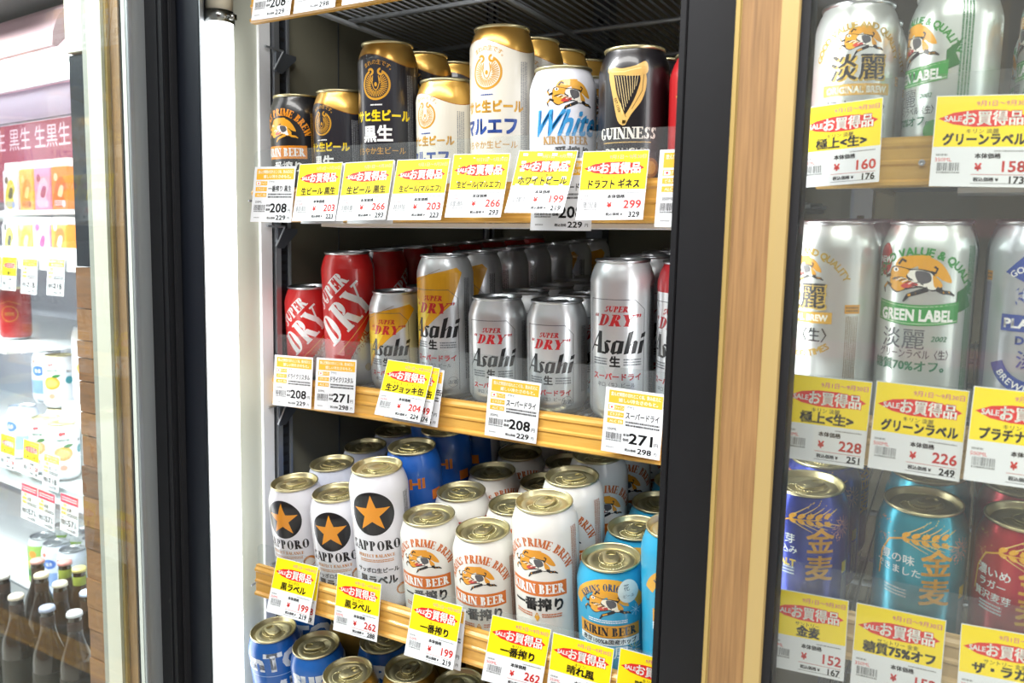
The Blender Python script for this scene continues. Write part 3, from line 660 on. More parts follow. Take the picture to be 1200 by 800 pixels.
# steel lining strip behind the mullion and the bright corner strip before the uprights
struct(MB().prism([(-.7372, .6006), (-.7355, .6006), (-.7865, .6490), (-.7895, .6490)], 'z', ZB, ZT).obj('trim_2', STEEL))
struct(MB().box(LW, .7285, ZB, LW+.004, .7465, ZT).obj('trim_3', WHITE_PL))

# slotted uprights
def upright(x, y, label, n=96, side=1):
    o = empty('shelf_upright', (x, y, ZB)); tag(o, label, 'upright', 'slotted shelf uprights')
    MB().box(0, 0, 0, .0008, .004, ZT-ZB).box(0, .0125, 0, .003, .030, ZT-ZB).obj('backing', mat('#30333A', .45, .6), o)
    MB().box(0, .004, 0, .006, .0125, ZT-ZB).box(0, .0265, 0, .006, .030, ZT-ZB).obj('channel', STEEL, o)
    s = MB().box(.0031, .0155, 0, .0036, .0235, .0045).me('slot', mat('#08090B', .7))
    for k in range(n): sl = bpy.data.objects.new('slot', s); sl.location = (0, 0, .02 + k * .0128); link(sl, o)
    return o
upright(LW, .7475, 'slotted steel upright at the front edge of the left wall')
upright(LW, 1.262, 'slotted steel upright at the rear of the left wall')
def wall_post(x, label):
    o = empty('rear_post', (x, BK-.03, ZB)); tag(o, label, 'upright'); MB().box(0, 0, 0, .03, .03, ZT-ZB).obj('channel', STEEL_D, o)
    s = MB().box(.010, -.0005, 0, .020, 0.0, .010).me('slot', mat('#0C0D10', .7))
    for k in range(22): sl = bpy.data.objects.new('slot', s); sl.location = (0, 0, .02 + k * .0555); link(sl, o)
wall_post(-.60, 'dark steel post against the back wall behind the silver cans'); wall_post(-.17, 'dark steel post on the back wall behind the wood-faced mullion')

# light tubes
TUBE = mat('#FFFFFF', .4, emit=9.0)
def tube(x, y, r, label, clip=True, z0=-.78, z1=.254, power=4):
    o = empty('light_tube', (x, y, z0)); tag(o, label, 'lamp', None)
    MB().lathe([(0, 0), (r, 0), (r, z1-z0), (0, z1-z0)], 32).obj('diffuser', mat('#FFFFFF', .4, emit=power), o, smooth=True).data.set_sharp_from_angle(angle=R(40))
    MB().lathe([(0, 0), (r*1.0, 0), (r*1.0, .09), (0, .09)], 32).obj('end_cap', mat('#E9E2CC', .4), o, smooth=True).location = (0, 0, z1-z0)
    if clip:
        MB().lathe([(r+.0003, 0), (r+.0018, 0), (r+.0018, .013), (r+.0003, .013), (r+.0003, 0)], 32).box(r, -.003, .002, r+.010, .003, .008).obj('clip', mat('#9A9C98', .22, 1), o, smooth=True).location = (0, 0, z1-z0-.004)
    return o
tube(-.7735, .6585, .0152, 'glowing white tube standing inside the left edge of the open cooler')
tube(-.176, .668, .011, 'slim lit tube on the left rear face of the wood-faced mullion', False, power=6)
tube(-.145, .662, .010, 'slim lit tube on the right rear face of the wood-faced mullion', False, power=7)
tube(.42, .62, .012, 'slim lit tube at the far end of the glass-doored cooler', False, z1=.44, power=8)

# left mullion, right mullion
struct(MB().prism([(-.767, .600), (-.7370, .600), (-.7800, .64), (-.79, .66), (-.80, .66), (-.80, .6)], 'z', ZB, ZT).obj('trim_4', NAVY_FRAME, bevel=.001))
struct(MB().box(-.1995, .600, ZB, -.152, .650, ZT).box(-.2059, .6004, ZB, -.2004, .650, ZT).obj('trim_5', BLACK_FRAME, bevel=.0008))
struct(MB().box(-.152, .602, ZB, -.122, .645, ZT).obj('trim_6', BLACK_FRAME))
# closed door on the right: gold edge, wood strip, gold edge, black gasket, double pane
d2 = empty('door_2', (0, 0, ZB)); d2['kind'] = 'structure'
H_ = ZT - ZB
MB().box(-.1577, .575, 0, -.1532, .5985, H_).obj('edge_strip', GOLD_EDGE, d2, bevel=.0012)
MB().box(-.1532, .576, 0, -.1266, .5985, H_).obj('wood_strip', WOOD, d2)
MB().box(-.1266, .574, 0, -.1140, .5985, H_).obj('face_strip', GOLD_PALE, d2, bevel=.001)
MB().box(-.1140, .576, 0, -.1080, .5985, H_).obj('gasket', RUBBER, d2)
MB().box(-.1075, .580, 0, .55, .582, H_).obj('pane', PANE, d2)
MB().box(-.1075, .592, 0, .55, .594, H_).obj('pane', PANE, d2)
MB().box(.55, .574, 0, .60, .598, H_).obj('face_strip', GOLD_PALE, d2)
# open door on the left, hinged at the left mullion and standing out into the aisle
d1 = empty('door_1', (-.812, .589, ZB), (0, 0, R(0))); d1['kind'] = 'structure'
MB().box(.002, -.0066, 0, .030, .003, H_).box(.030, -.006, 0, .038, .002, H_).obj('frame_profile', BLACK_FRAME, d1, bevel=.001)
MB().box(.0385, .000, 0, .043, .008, H_).obj('gasket', RUBBER, d1, bevel=.001)
MB().box(.0068, -.0276, 0, .010, -.0068, H_).obj('edge_profile', mat('#AEB4B6', .35, .6), d1)
MB().box(.010, -.0270, 0, .0108, -.0235, H_).obj('edge_bead', STEEL, d1)
MB().box(.0052, -.62, 0, .0068, -.0276, H_).obj('pane', PANE2, d1)
MB().box(-.0040, -.62, 0, -.0020, -.0100, H_).obj('pane', PANE2, d1)
MB().box(-.006, -.66, 0, .010, -.62, H_).obj('outer_profile', mat('#AEB4B6', .35, .6), d1)

# neighbouring cooler seen through the open door
struct(MB().box(-.8575, .600, ZB, -.805, .63, ZT).obj('trim_7', RUBBER))
struct(MB().box(-.8640, .597, ZB, -.8575, .63, ZT).obj('trim_8', mat('#E4E2DA', .35)))
struct(MB().box(-.8716, .600, ZB, -.8640, .63, ZT).obj('trim_9', RUBBER))
struct(MB().box(-.8880, .598, ZB, -.8716, .63, ZT).obj('trim_10', WOOD))
struct(MB().box(-.8922, .594, ZB, -.8880, .63, ZT).obj('trim_11', GOLD_EDGE))
struct(MB().box(-.9191, .590, ZB, -.8922, .63, ZT).obj('trim_12', mat('#DAD6C6', .4)))
struct(MB().box(-.9372, .596, ZB, -.9191, .63, ZT).obj('trim_13', mat('#9E9F96', .45)))
ep = empty('end_panel', (-.9771, .60, ZB)); tag(ep, 'narrow end panel of brown wooden planks at the end of the neighbouring cooler', 'panel')
rg = random.Random(4); z = .0; PW = [mat('#8A5F3A', .5, noise=.8, scale=9, stretch=(3, 3, 30), dark='#5E3D22'), mat('#7A522F', .5, noise=.8, scale=9, stretch=(3, 3, 30), dark='#4E321B'), mat('#9A6C42', .5, noise=.7, scale=9, stretch=(3, 3, 30), dark='#6A4628')]
while z < .765:
    hh = rg.choice((.022, .030, .040, .052)); MB().box(0, rg.uniform(0, .003), z, .038, .03, z + hh - .0012).obj('plank', PW[rg.randrange(3)], ep); z += hh
MB().box(0, .004, z, .038, .03, z + .255).obj('dark_board', mat('#161C26', .3), ep)
MB().box(0, 0, z + .257, .038, .03, H_).obj('top_board', mat('#C4C2B4', .45), ep)

# ------------------------------------------------------------ shelves: wire deck, gold price rail, clear front fence, bracket
def rail_mesh(x0, x1, h=.038, zb=0.):
    # profile in (y, z); front face towards -Y, three ridges
    p = [(.006, 0), (.0, 0), (-.0020, .0015), (-.0020, .004), (.0006, .006), (.0006, .016), (-.0010, .0175), (-.0010, .0195), (.0006, .021), (.0006, .029), (-.0012, .031), (-.0012, .0335), (.0010, .036), (.0010, .038), (.006, .038)]
    b = MB(); b.prism([(y, z * h / .038) for y, z in p], 'x', x0, x1); return b
def shelf(label, x0, x1, yr, zb, yref, zref, tilt, depth=.60, deck=None, wires=False, rail_m=None, fence=None, lip=False, bracket=True, rods=()):
    o = empty('wire_shelf', (0, yr, zb)); tag(o, label, 'shelf')
    rail_mesh(x0, x1).obj('price_rail', rail_m or GOLD_RAIL, o)
    d0 = deck or (x0, x1)
    # wire deck lies under the cans: local frame origin at (yr, zb)
    th = R(tilt); dy, dz = yref - yr, zref - zb
    def P(x, d, n): return (x, dy + d * math.cos(th) - n * math.sin(th), dz + d * math.sin(th) + n * math.cos(th))
    f0 = -(yref - yr) + .010; f1 = f0 + depth
    if wires:
        n = int((d0[1] - d0[0]) / .0112); wm = MB().rod((0, *P(0, f0, -.0016)[1:]), (0, *P(0, f1, -.0016)[1:]), .0013, 6).me('wire', WIRE, smooth=True)
        for k in range(n + 1): q = bpy.data.objects.new('wire', wm); q.location = (d0[0] + .0112 * k, 0, 0); link(q, o)
    else:
        b = MB(); n = int((d0[1] - d0[0]) / .0112)
        for k in range(n + 1): x = d0[0] + .0112 * k; b.rod(P(x, f0, -.0016), P(x, f1, -.0016), .0013, 5)
        q = b.obj('deck_wires', WIRE, o); q['kind'] = 'stuff'
    for d, r in ((f0 + .012, .0028), (f0 + .042, .0036), (f0 + .135, .0032), (f0 + .30, .0032), (f0 + .46, .0032), (f1 - .01, .0032)) :
        MB().rod(P(d0[0] - .004, d, -.0029 - r), P(d0[1] + .004, d, -.0029 - r), r, 10).obj('cross_rod', WIRE, o, smooth=True)
    for x in (d0[0] + .003, (d0[0] * .45 + d0[1] * .55) - .045, d0[1] - .003):
        MB().rod(P(x, f0 + .02, -.012), P(x, f1, -.012), .0034, 8).obj('side_rod', WIRE, o, smooth=True)
    if lip: MB().box(x0 + .10, .006, -.0045, x1, .040, -.0005).obj('support_lip', WHITE_PL, o)
    if fence:
        fh, fz = fence; a, c = x0 - .004, x1; rr = .008
        pts = [(a, fz), (a, fh - rr)] + [(a + rr - rr * math.cos(R(t)), fh - rr + rr * math.sin(R(t))) for t in range(15, 91, 15)] + [(c, fh), (c, fz)]
        MB().prism([(p, q) for p, q in pts], 'y', -.0004, .0012).obj('front_fence', ACRYLIC, o).location = (0, .0075, 0)
    if bracket:
        bx = LW + .006; yb = .7475 - yr + .006
        MB().prism([(yb, -.004), (yb + .034, -.004), (yb + .034, -.009), (yb + .010, -.030), (yb, -.030)], 'x', bx, bx + .0016).obj('bracket', STEEL_D, o)
        MB().rod((bx + .001, yb - .018, -.002), (bx + .001, yb + .012, -.002), .0016, 6).rod((bx + .001, yb + .012, -.002), (bx + .001, yb - .004, -.028), .0016, 6).obj('bracket_hook', STEEL, o)
    return o
RX = -.2015
shelf('top wire shelf seen from below at the top of the open cooler', -.726, RX, .662, .246, .735, .288, 0, deck=(-.705, RX), wires=True, fence=None)
shelf('shelf with dark, cream and white cans under the top wire shelf', -.726, RX, .660, .0257, .735, .055, 2.5, deck=(-.743, RX), fence=(.081, .030), lip=True)
shelf('middle shelf carrying red and silver cans', -.787, RX, .745, -.2075, .80, -.173, 3.75, deck=(-.743, RX), fence=(.092, .034), depth=.53)
shelf('slanted shelf carrying white cans with discs and orange bands', -.724, RX, .655, -.420, .70, -.410, 8, deck=(-.743, RX), fence=(.062, .030))
shelf('lowest shelf in view carrying the big blue cans', -.724, RX, .655, -.622, .70, -.605, 9, deck=(-.743, RX), fence=(.06, .030))
E_RAIL = mat('#D9B163', .33, .35, .2, noise=.3, scale=8, stretch=(3, 30, 30), dark='#C0923E')
P_RAIL = mat('#D8BC8C', .4, 0, .1, noise=.3, scale=8, stretch=(3, 30, 30), dark='#B8935C')
e = shelf('upper shelf behind glass with silver cans', -.117, .56, .690, .0545, .745, .085, 2, rail_m=E_RAIL, fence=(.084, .03), bracket=False, lip=True)
MB().lathe([(0, 0), (.0022, 0), (.0024, .0012), (.0012, .0014), (.0012, .0008), (0, .0008)], 16).obj('bolt', STEEL, e, smooth=True).matrix_local = Matrix.Translation((-.042, -.0006, .018)) @ Matrix.Rotation(R(90), 4, 'X')
shelf('middle shelf behind glass with tall silver cans', -.117, .56, .655, -.157, .71, -.138, 3, rail_m=P_RAIL, fence=(.065, .03), bracket=False)
shelf('lower shelf behind glass with blue, teal and red cans', -.117, .56, .655, -.314, .71, -.309, 7, rail_m=P_RAIL, fence=(.068, .03), bracket=False)
shelf('bottom shelf behind glass under the sale cards', -.117, .56, .655, -.508, .71, -.500, 7, rail_m=P_RAIL, fence=(.06, .03), bracket=False)

# ------------------------------------------------------------ price cards
def sale_art(name, maker, p1, p2, size='350ML', wid=None):
    a = Art(); W_, H_2 = 59.5, 64.5
    a.rect(-W_/2 + .5, -H_2*.565, W_/2 - .5, -.6, '#FCE012'); a.up()
    a.txt('9月1日〜9月30日', 27.5, -6.0, 4.4, '#D85AA0', .02, al='r')
    m = -H_2*.255
    a.poly([(-27.5, m), (-18, m + 4.2), (-6, m + 6), (8, m + 6), (20, m + 4), (27, m), (20, m - 4), (8, m - 6), (-6, m - 6), (-18, m - 4.2)], '#DC2A26'); a.up()
    a.txt('SALE', -18.3, m, 5.4, WHT, .04, sx=.95); a.txt('お買得品', 5.5, m, 10.6, '#DC2A26', .1, sx=.88); a.up(); a.txt('お買得品', 5.5, m, 10.6, '#FFFDF6', .035, sx=.88)
    a.txt(maker, 0, -H_2*.395, 3.8, '#5A4A18', .02); 
    L = sum(1 if ord(c) > 255 else .6 for c in name); sz = 9.0 if L < 8 else 7.6
    a.txt(name, 1, -H_2*.485, sz, '#14140E', .06, sx=min(1.0, 50 / (L * sz)))
    a.small(8, -H_2*.62, 26, -H_2*.602, '#8A8C8C', 1, 3, fill=.8)
    a.small(-27, -H_2*.665, -20, -H_2*.64, '#9A9C9C', 1, 4, fill=.9); a.txt(size, -27.5, -H_2*.705, 3.8, '#D8403A', .0, al='l'); a.bars(-26, -H_2*.83, -12, -H_2*.74, '#6E7072', len(name) + int(p1)); a.small(-26, -H_2*.86, -12, -H_2*.835, '#8A8C8C', 1, 8, fill=.8)
    a.txt('本体価格', -3.5, -H_2*.665, 3.9, '#141416', .05, al='l'); a.txt('¥', -1, -H_2*.785, 7, '#D8302A', .05); a.txt(p1, 27, -H_2*.775, 10.6, '#D8302A', .03, al='r')
    a.rect(-5, -H_2*.87, 27, -H_2*.864, '#C06A66'); a.txt('税込価格 ¥', -3.5, -H_2*.92, 3.1, '#141416', .05, al='l'); a.txt(p2, 26.5, -H_2*.92, 6.8, '#141416', .04, al='r'); a.rect(-5, -H_2*.965, 27, -H_2*.96, '#3A3A3C')
    return a
def white_art(name, p1, p2, size='350ML', faint=False):
    a = Art(); W_, H_2 = 59.5, 64.5; o = '#F0B63A'
    a.rect(-26, -H_2*.235, 28, -H_2*.04, o); a.up().txt('飲んだ瞬間の切れとこく味、飲み応えに', 1, -H_2*.095, 4.2, '#FFFBEA', .04, wid=50).txt('嬉しい冷たさのもと。', 4, -H_2*.18, 4.2, '#FFFBEA', .04)
    for k, t in enumerate(('ジャパン', 'ビネスター', 'ALC 5%')):
        y = -H_2 * (.30 + .105 * k); a.rect(-26, y - 2.4, -9.5, y + 2.4, o); a.up().txt(t, -17 if k else -14.5, y, 3.5, '#FFFBEA', .03, wid=9 if not k else 13)
        if not k: a.rect(-25, y - 1.8, -19.5, y + 1.8, '#FFFFFF'); a.up().ell(-22.3, y, 1.1, 1.1, '#D8302A', 12)
    a.txt('アサヒ', -7, -H_2*.275, 3, '#2A2A2C', .01, al='l'); a.txt(name, -7.5, -H_2*.40, 7.6, '#1A1A1C', .03, al='l', wid=33.5 if len(name) > 5 else None)
    a.small(-7, -H_2*.57, 27, -H_2*.475, '#3A3A3C', 2, 7, fill=.62)
    a.txt(size, -25, -H_2*.635, 3.6, '#2A2A2C', .01, al='l'); a.bars(-26, -H_2*.79, -10, -H_2*.69, '#4A4A4C', 9); a.small(-26, -H_2*.82, -10, -H_2*.797, '#6A6A6C', 1, 5, fill=.8); a.small(-25, -H_2*.93, -17, -H_2*.91, '#8A8A8C', 1, 6, fill=.8)
    a.txt('本体', -5.5, -H_2*.70, 3.2, '#1A1A1C', .03).txt('価格', -5.5, -H_2*.775, 3.2, '#1A1A1C', .03); a.txt(p1, 9.5, -H_2*.74, 14.5, '#141416', .03, wid=24); a.txt('円', 25, -H_2*.79, 4.6, '#1A1A1C', .02)
    a.txt('税込価格', 0, -H_2*.925, 2.9, '#1A1A1C', .03); a.txt(p2, 14, -H_2*.915, 7.4, '#141416', .03, wid=14); a.txt('円', 25, -H_2*.925, 3.4, '#1A1A1C', .02)
    return a
PAPER = mat('#E4E6EA', .55, spec=.25); AC = {}
def card(label, pos, ang, art_key, art_fn, yr=None, bend=1.6, scale=1.0, group=None, cat='price card', blank=False, twist=0.):
    X, Y, Z = pos; s = scale
    if yr: k = yr / Y; X, Y, Z, s = X*k, yr, Z*k, s*k
    o = empty('price_card', (X, Y, Z)); tag(o, label, cat, group)
    lean, yaw, roll = ang; o.rotation_mode = 'QUATERNION'
    o.rotation_quaternion = Matrix.Rotation(R(yaw), 3, 'Z').to_quaternion() @ Matrix.Rotation(R(-lean), 3, 'X').to_quaternion() @ Matrix.Rotation(R(-roll), 3, 'Y').to_quaternion(); o.scale = (s, s, s)
    W_, H_2 = .0595, .0645
    def fn(u, v, off):
        u, v = u / 1000, v / 1000; t = -v / H_2
        return Vector((u, -bend/1000 * (t*t*1.0) - twist/1000 * t * (u / W_ + .5) - off/1000, v))
    key = (art_key, bend, twist)
    if key not in AC:
        b = MB(); N = 8; M_ = 4
        for side in (0, 1):
            for i in range(N+1):
                for j in range(M_+1): b.v.append(tuple(fn((-W_/2 + W_*j/M_)*1000, -H_2*i/N*1000, -.3*side)))
        q = (N+1)*(M_+1)
        for i in range(N):
            for j in range(M_): k = i*(M_+1)+j; b.f += [(k, k+1, k+M_+2, k+M_+1), (q+k, q+k+M_+1, q+k+M_+2, q+k+1)]; b.m += [0, 0]
        bord = [j for j in range(M_+1)] + [i*(M_+1)+M_ for i in range(1, N+1)] + [N*(M_+1)+j for j in range(M_-1, -1, -1)] + [i*(M_+1) for i in range(N-1, 0, -1)]
        for i, c in enumerate(bord): d = bord[(i+1) % len(bord)]; b.f.append((c, d, q+d, q+c)); b.m.append(0)
        cm = b.me('sheet', PAPER)
        pm = None if art_fn is None else art_fn().build('print', fn, 14.8 if twist else 0, [-H_2*1000*i/N for i in range(1, N)], lambda c: mat(c, .55, spec=.25), step=.012, base=.03)
        AC[key] = (cm, pm)
    cm, pm = AC[key]; link(bpy.data.objects.new('sheet', cm), o)
    if pm: link(bpy.data.objects.new('print', pm), o)
    return o
def sale(label, pos, ang, name, maker, p1, p2, size='350ML', **k): return card(label, pos, ang, ('s', name, p1, size), lambda: sale_art(name, maker, p1, p2, size), **k)
def white(label, pos, ang, name, p1, p2, size='350ML', **k): return card(label, pos, ang, ('w', name, p1, size), lambda: white_art(name, p1, p2, size), **k)
YA, YB, YC, YE, YF = .6545, .7395, .6495, .684, .6475
white('white price card reading 208 at the left end of the top wire shelf', (-.6869, .6641, .3095), (8.5, -.8, -1), '一番搾り', '208', '229', yr=.656, bend=.5)
white('white price card reading 271 second on the top wire shelf rail', (-.6236, .6641, .3095), (8.5, -.8, -.5), '一番搾り', '271', '298', '500ML', yr=.656, bend=.5)
white('white price card cropped by the top edge, third on the top rail', (-.5560, .6641, .3097), (8, -.8, -.5), '黒ラベル', '218', '239', yr=.656, bend=.5)
white('white price card reading 208, leftmost on the rail under the dark cans', (-.7105, .6807, .0899), (7, 6, -.4), '一番搾り 黒生', '208', '229', yr=YA, bend=1)
sale('yellow sale card reading 203 below the first short dark can', (-.6276, .6674, .0896), (11, 3, .7), '生ビール 黒生', 'アサヒ', '203', '223', yr=YA, bend=2)
sale('yellow sale card reading 266 below the tall dark can', (-.5568, .6637, .0887), (16, 7, 1.8), '生ビール 黒生', 'アサヒ', '266', '293', '500ML', yr=YA, bend=2)
sale('yellow sale card reading 203 below the short cream can', (-.4875, .6643, .0886), (17, 8, .7), '生ビール(マルエフ)', 'アサヒ', '203', '223', yr=YA, bend=2)
sale('yellow sale card reading 266 with lifted corner below the tall cream can', (-.4230, .6709, .0920), (13, 9, -.3), '生ビール(マルエフ)', 'アサヒ', '266', '293', '500ML', yr=YA, bend=4, twist=3)
sale('yellow sale card reading 199 with curled edge below the white can', (-.3530, .6753, .0927), (20, 5, -1.8), 'ホワイトビール', 'キリン 一番搾り', '199', '219', yr=YA, bend=4, twist=4)
sale('yellow sale card reading 299 below the black harp can', (-.2829, .6695, .0891), (16, 10, .5), 'ドラフト ギネス', 'キリンビール', '299', '329', '330ML', yr=YA, bend=2, twist=2)
white('white price card tucked behind the curled sale card of the white can', (-.3290, .6600, .0830), (3, 4, 0), 'スーパードライ', '208', '229', yr=YA+.0025, bend=.5)
white('white price card cut by the black post right of the harp can card', (-.2070, .6560, .0860), (6, 3, 0), '黒ビール', '208', '229', yr=YA, bend=1)
for i, dx in enumerate((.004, .0035)): 
    q = (-.6276, -.5568)[i]; card('thin white card edge behind the sale card below the %s' % ('first short dark can' if i == 0 else 'tall dark can'), (q + dx, .6674 if i == 0 else .6637, .0885), (3, 2, 0), ('bl',), None, yr=YA+.003, bend=.3)
white('white price card reading 208, leftmost on the middle shelf rail', (-.7393, .7360, -.1389), (4.6, 7, .3), 'ドライクリスタル', '208', '229', yr=YB, bend=.5)
white('white price card reading 271 below the tall red can', (-.6729, .7412, -.1370), (5.9, 6, 1.1), 'ドライクリスタル', '271', '298', '500ML', yr=YB, bend=.5)
sale('yellow sale card reading 204 leaning out below the short orange beer can', (-.5490, .7263, -.1293), (19, 7, -3.1), '生ジョッキ缶', 'アサヒ スーパードライ', '204', '224', '340ML', yr=YB-.005, bend=2)
sale('second yellow sale card directly behind the one reading 204', (-.5440, .7330, -.1320), (15, 7, -3), '生ジョッキ缶', 'アサヒ スーパードライ', '249', '274', '485ML', yr=YB-.003, bend=1)
white('white price card at the back of the three-card stack below the orange beer can', (-.5400, .7360, -.1350), (9, 6, -2), 'ジョッキ缶', '214', '235', yr=YB-.0008, bend=.5)
white('white price card reading 208 below the two short silver cans', (-.4136, .7296, -.1356), (1.5, 8, -3.1), 'スーパードライ', '208', '229', yr=YB, bend=.3)
white('white price card reading 271 below the tall silver can', (-.2778, .7271, -.1323), (1, 4.3, -2.4), 'スーパードライ', '271', '298', '500ML', yr=YB, bend=.3)
sale('glary yellow sale card at the left end of the slanted shelf rail', (-.6741, .6744, -.3740), (14, 9, -3.0), '黒ラベル', 'サッポロ', '199', '219', yr=YC, bend=2)
sale('yellow card edge showing behind the glary card of the slanted shelf', (-.6660, .6700, -.3740), (9, 6, -2), '黒ラベル', 'サッポロ', '208', '229', yr=YC+.003, bend=.5)
sale('yellow sale card reading 262 below the white cans with black discs', (-.5699, .6636, -.3667), (5.5, 4.4, -.5), '黒ラベル', 'サッポロ', '262', '288', '500ML', yr=YC, bend=1.5)
sale('yellow sale card reading 199 below the first short orange-banded can', (-.4641, .6651, -.3661), (12, 4.5, -1.7), '一番搾り', 'キリン', '199', '219', yr=YC, bend=2)
white('white price card behind the sale card reading 199 on the slanted shelf', (-.4590, .6640, -.3680), (5, 4, -2), '一番搾り', '208', '229', yr=YC+.003, bend=.5)
sale('yellow sale card reading 262 below the tall orange-banded can', (-.3558, .6514, -.3568), (7, 16, -6.5), '一番搾り', 'キリン', '262', '288', '500ML', yr=YC, bend=2)
sale('yellow sale card below the short sky blue can', (-.2918, .6552, -.3600), (2, 9, -4.3), '晴れ風', 'キリン', '199', '219', yr=YC, bend=1)
sale('yellow sale card at the bottom cut off by the black post', (-.2341, .6814, -.3708), (2, 8, -3.9), '晴れ風', 'キリン', '262', '288', '500ML', yr=YC, bend=1)
sale('yellow sale card reading 160 behind the glass', (-.1029, .6966, .1220), (9, -6, 3.2), '極上<生>', 'キリン 淡麗', '160', '176', yr=YE, bend=1.5, scale=1.03)
sale('yellow sale card reading 158 under the short green-banner can', (-.0041, .7012, .1216), (11, 8, -1.5), 'グリーンラベル', 'キリン 淡麗', '158', '173', yr=YE, bend=1.5, scale=1.08)
sale('yellow sale card reading 228 below the first tall silver can', (-.0891, .6306, -.0887), (2, 6, -1.7), '極上<生>', 'キリン 淡麗', '228', '251', '500ML', yr=YF, bend=.8)
sale('yellow sale card reading 226 below the tall green-banner can', (-.0276, .6396, -.0897), (3, 1, -1.5), 'グリーンラベル', 'キリン 淡麗', '226', '249', '500ML', yr=YF, bend=1.5)
sale('yellow sale card below the tall navy-banner can', (.0354, .6631, -.0903), (5, 10, -2.5), 'プラチナダブル', 'キリン 淡麗', '226', '249', '500ML', yr=YF, bend=1, scale=1.05)
sale('yellow sale card reading 152 below the deep blue can', (-.0978, .6641, -.2712), (6, 5.7, .4), '金麦', 'サントリー', '152', '167', yr=YF, bend=1)
sale('yellow sale card reading 152 below the teal can', (-.0295, .6325, -.2563), (2, 3.4, -.3), '糖質75%オフ', 'サントリー 金麦', '152', '167', yr=YF, bend=1)
sale('yellow sale card below the bright red can in the corner', (.0395, .6720, -.2697), (3, 5.6, .8), 'ザ・ラガー', 'サントリー 金麦', '158', '173', yr=YF, bend=1)

# ------------------------------------------------------------ the cans, column by column
ORD = ['front', 'second', 'third', 'fourth', 'fifth', 'sixth', 'seventh', 'eighth']
def column(shelf_, X, Y0, yref, zref, tilt, kinds, off, front_label, where, group, jx=.0, pitch=.0672):
    th = R(tilt)
    for i, k in enumerate(kinds):
        if k is None: continue
        d = (Y0 - yref) / math.cos(th) + pitch * i; x = X + (random.uniform(-jx, jx) if i else 0)
        y, z = yref + d * math.cos(th), zref + d * math.sin(th)
        az = math.degrees(math.atan2(-x, y)); o_ = off if i == 0 else off + random.uniform(-50, 50)
        if i >= 1 and k in ('cryst',): o_ = off + 95
        spin = az + o_ if True else 0
        lab = front_label if i == 0 else '%s, %s in the column behind the %s' % (KIND[k]['desc'], ORD[i], where)
        if len(lab.split()) > 16: lab = '%s, %s behind the %s' % (KIND[k]['desc'], ORD[i], where)
        if len(lab.split()) > 16: lab = '%s %s behind the %s' % (' '.join(KIND[k]['desc'].split()[:5]), ORD[i], where)
        make_can(k, x, y, z, tilt, spin, lab, group, tab=random.uniform(-60, 60) if i else TABS.get(front_label, random.uniform(-50, 20)))
TABS = {}
# spin 0 = print faces the aisle (-Y); az turns it to the camera
gA, gB, gC, gD, gE, gF, gG = ('cans on the shelf under the top wire shelf', 'cans on the middle shelf', 'cans on the slanted shelf', 'cans on the lowest shelf in view', 'cans on the upper shelf behind glass', 'cans on the middle shelf behind glass', 'cans on the lower shelf behind glass')
A = lambda X, k, off, fl, wh: column('A', X, .735, .735, .055, 2.5, k, off, fl, wh, gA, .001)
A(-.7235, ['k_black'] * 3, -38, 'short black can with orange arched lettering beside the left wall', 'leftmost black can')
A(-.6540, ['mk'] * 4, -44, 'short dark can with gold shoulder in front on the upper shelf', 'short dark gold-shouldered can')
A(-.5850, ['mkt'] * 5, -24, 'tall dark can with gold shoulder and yellow lettering', 'tall dark gold-shouldered can')
A(-.5060, ['mw', 'mw', 'mwt'], -44, 'short cream can with gold shoulder beside the tall dark can', 'short cream can')
A(-.4370, ['mwt'] * 6, -28, 'tall cream can with gold shoulder standing highest on its shelf', 'tall cream can')
A(-.3670, ['white'] * 5, 6, 'short white can with blue script lettering and leaping gold beast', 'blue script can')
A(-.2925, ['stout'] * 4, -12, 'black can with large gold harp', 'gold harp can')
A(-.2230, ['redbeer', 'redbeer', 'redbeer'], -10, 'red can half hidden between the harp can and the black post', 'half-hidden red can')
B = lambda X, k, off, fl, wh: column('B', X, .79, .80, -.173, 3.75, k, off, fl, wh, gB, .001)
B(-.7560, ['crys', 'crys', 'crys'], -18, 'short red can beside the left wall upright on the middle shelf', 'short red can')
B(-.6890, ['cryst'] * 8, -14, 'tall red can with big white diagonal lettering', 'tall red can')
B(-.6140, ['jok', 'jok', 'jok'], -22, 'short silver can with orange beer picture', 'short orange beer can')
B(-.5400, ['jokt', 'jokt', 'jokt', 'jokt', 'jokt', 'jokt', 'jokt'], -27, 'tall silver can with orange beer picture', 'tall orange beer can')
B(-.4690, ['dry'] * 5, -12, 'short silver can with black lettering next to the tall orange beer can', 'left short silver can')
B(-.3930, ['dry'] * 5, -15, 'short silver can with black lettering touching the tall silver can', 'right short silver can')
B(-.3170, ['dryt'] * 6, -10, 'tall silver can with black lettering on the middle shelf', 'tall silver can')
B(-.2440, ['dryr'] * 5, -30, 'tall silver can with red shoulder cut off by the black post', 'red-shouldered can')
Cc = lambda X, k, off, fl, wh, Y=.711: column('C', X, Y, .70, -.410, 8, k, off, fl, wh, gC, .002, .0668)
Cc(-.7040, ['sap', 'pale', 'pale', 'pale', 'pale'], -33, 'short white can with black disc nearest the left wall', 'leftmost black disc can', .717)
Cc(-.6340, ['sap', 'sap', 'pale', 'hi'], -19, 'short white can with black disc, second from the left wall', 'second black disc can', .715)
Cc(-.5650, ['sapt', 'hi', 'hi', 'hi'], -16, 'tall white can with black disc and gold star', 'tall black disc can')
Cc(-.4975, ['ich', 'lime', 'ich', 'ich', 'ich'], -18, 'short white can with orange band beside the tall black disc can', 'left orange-banded can')
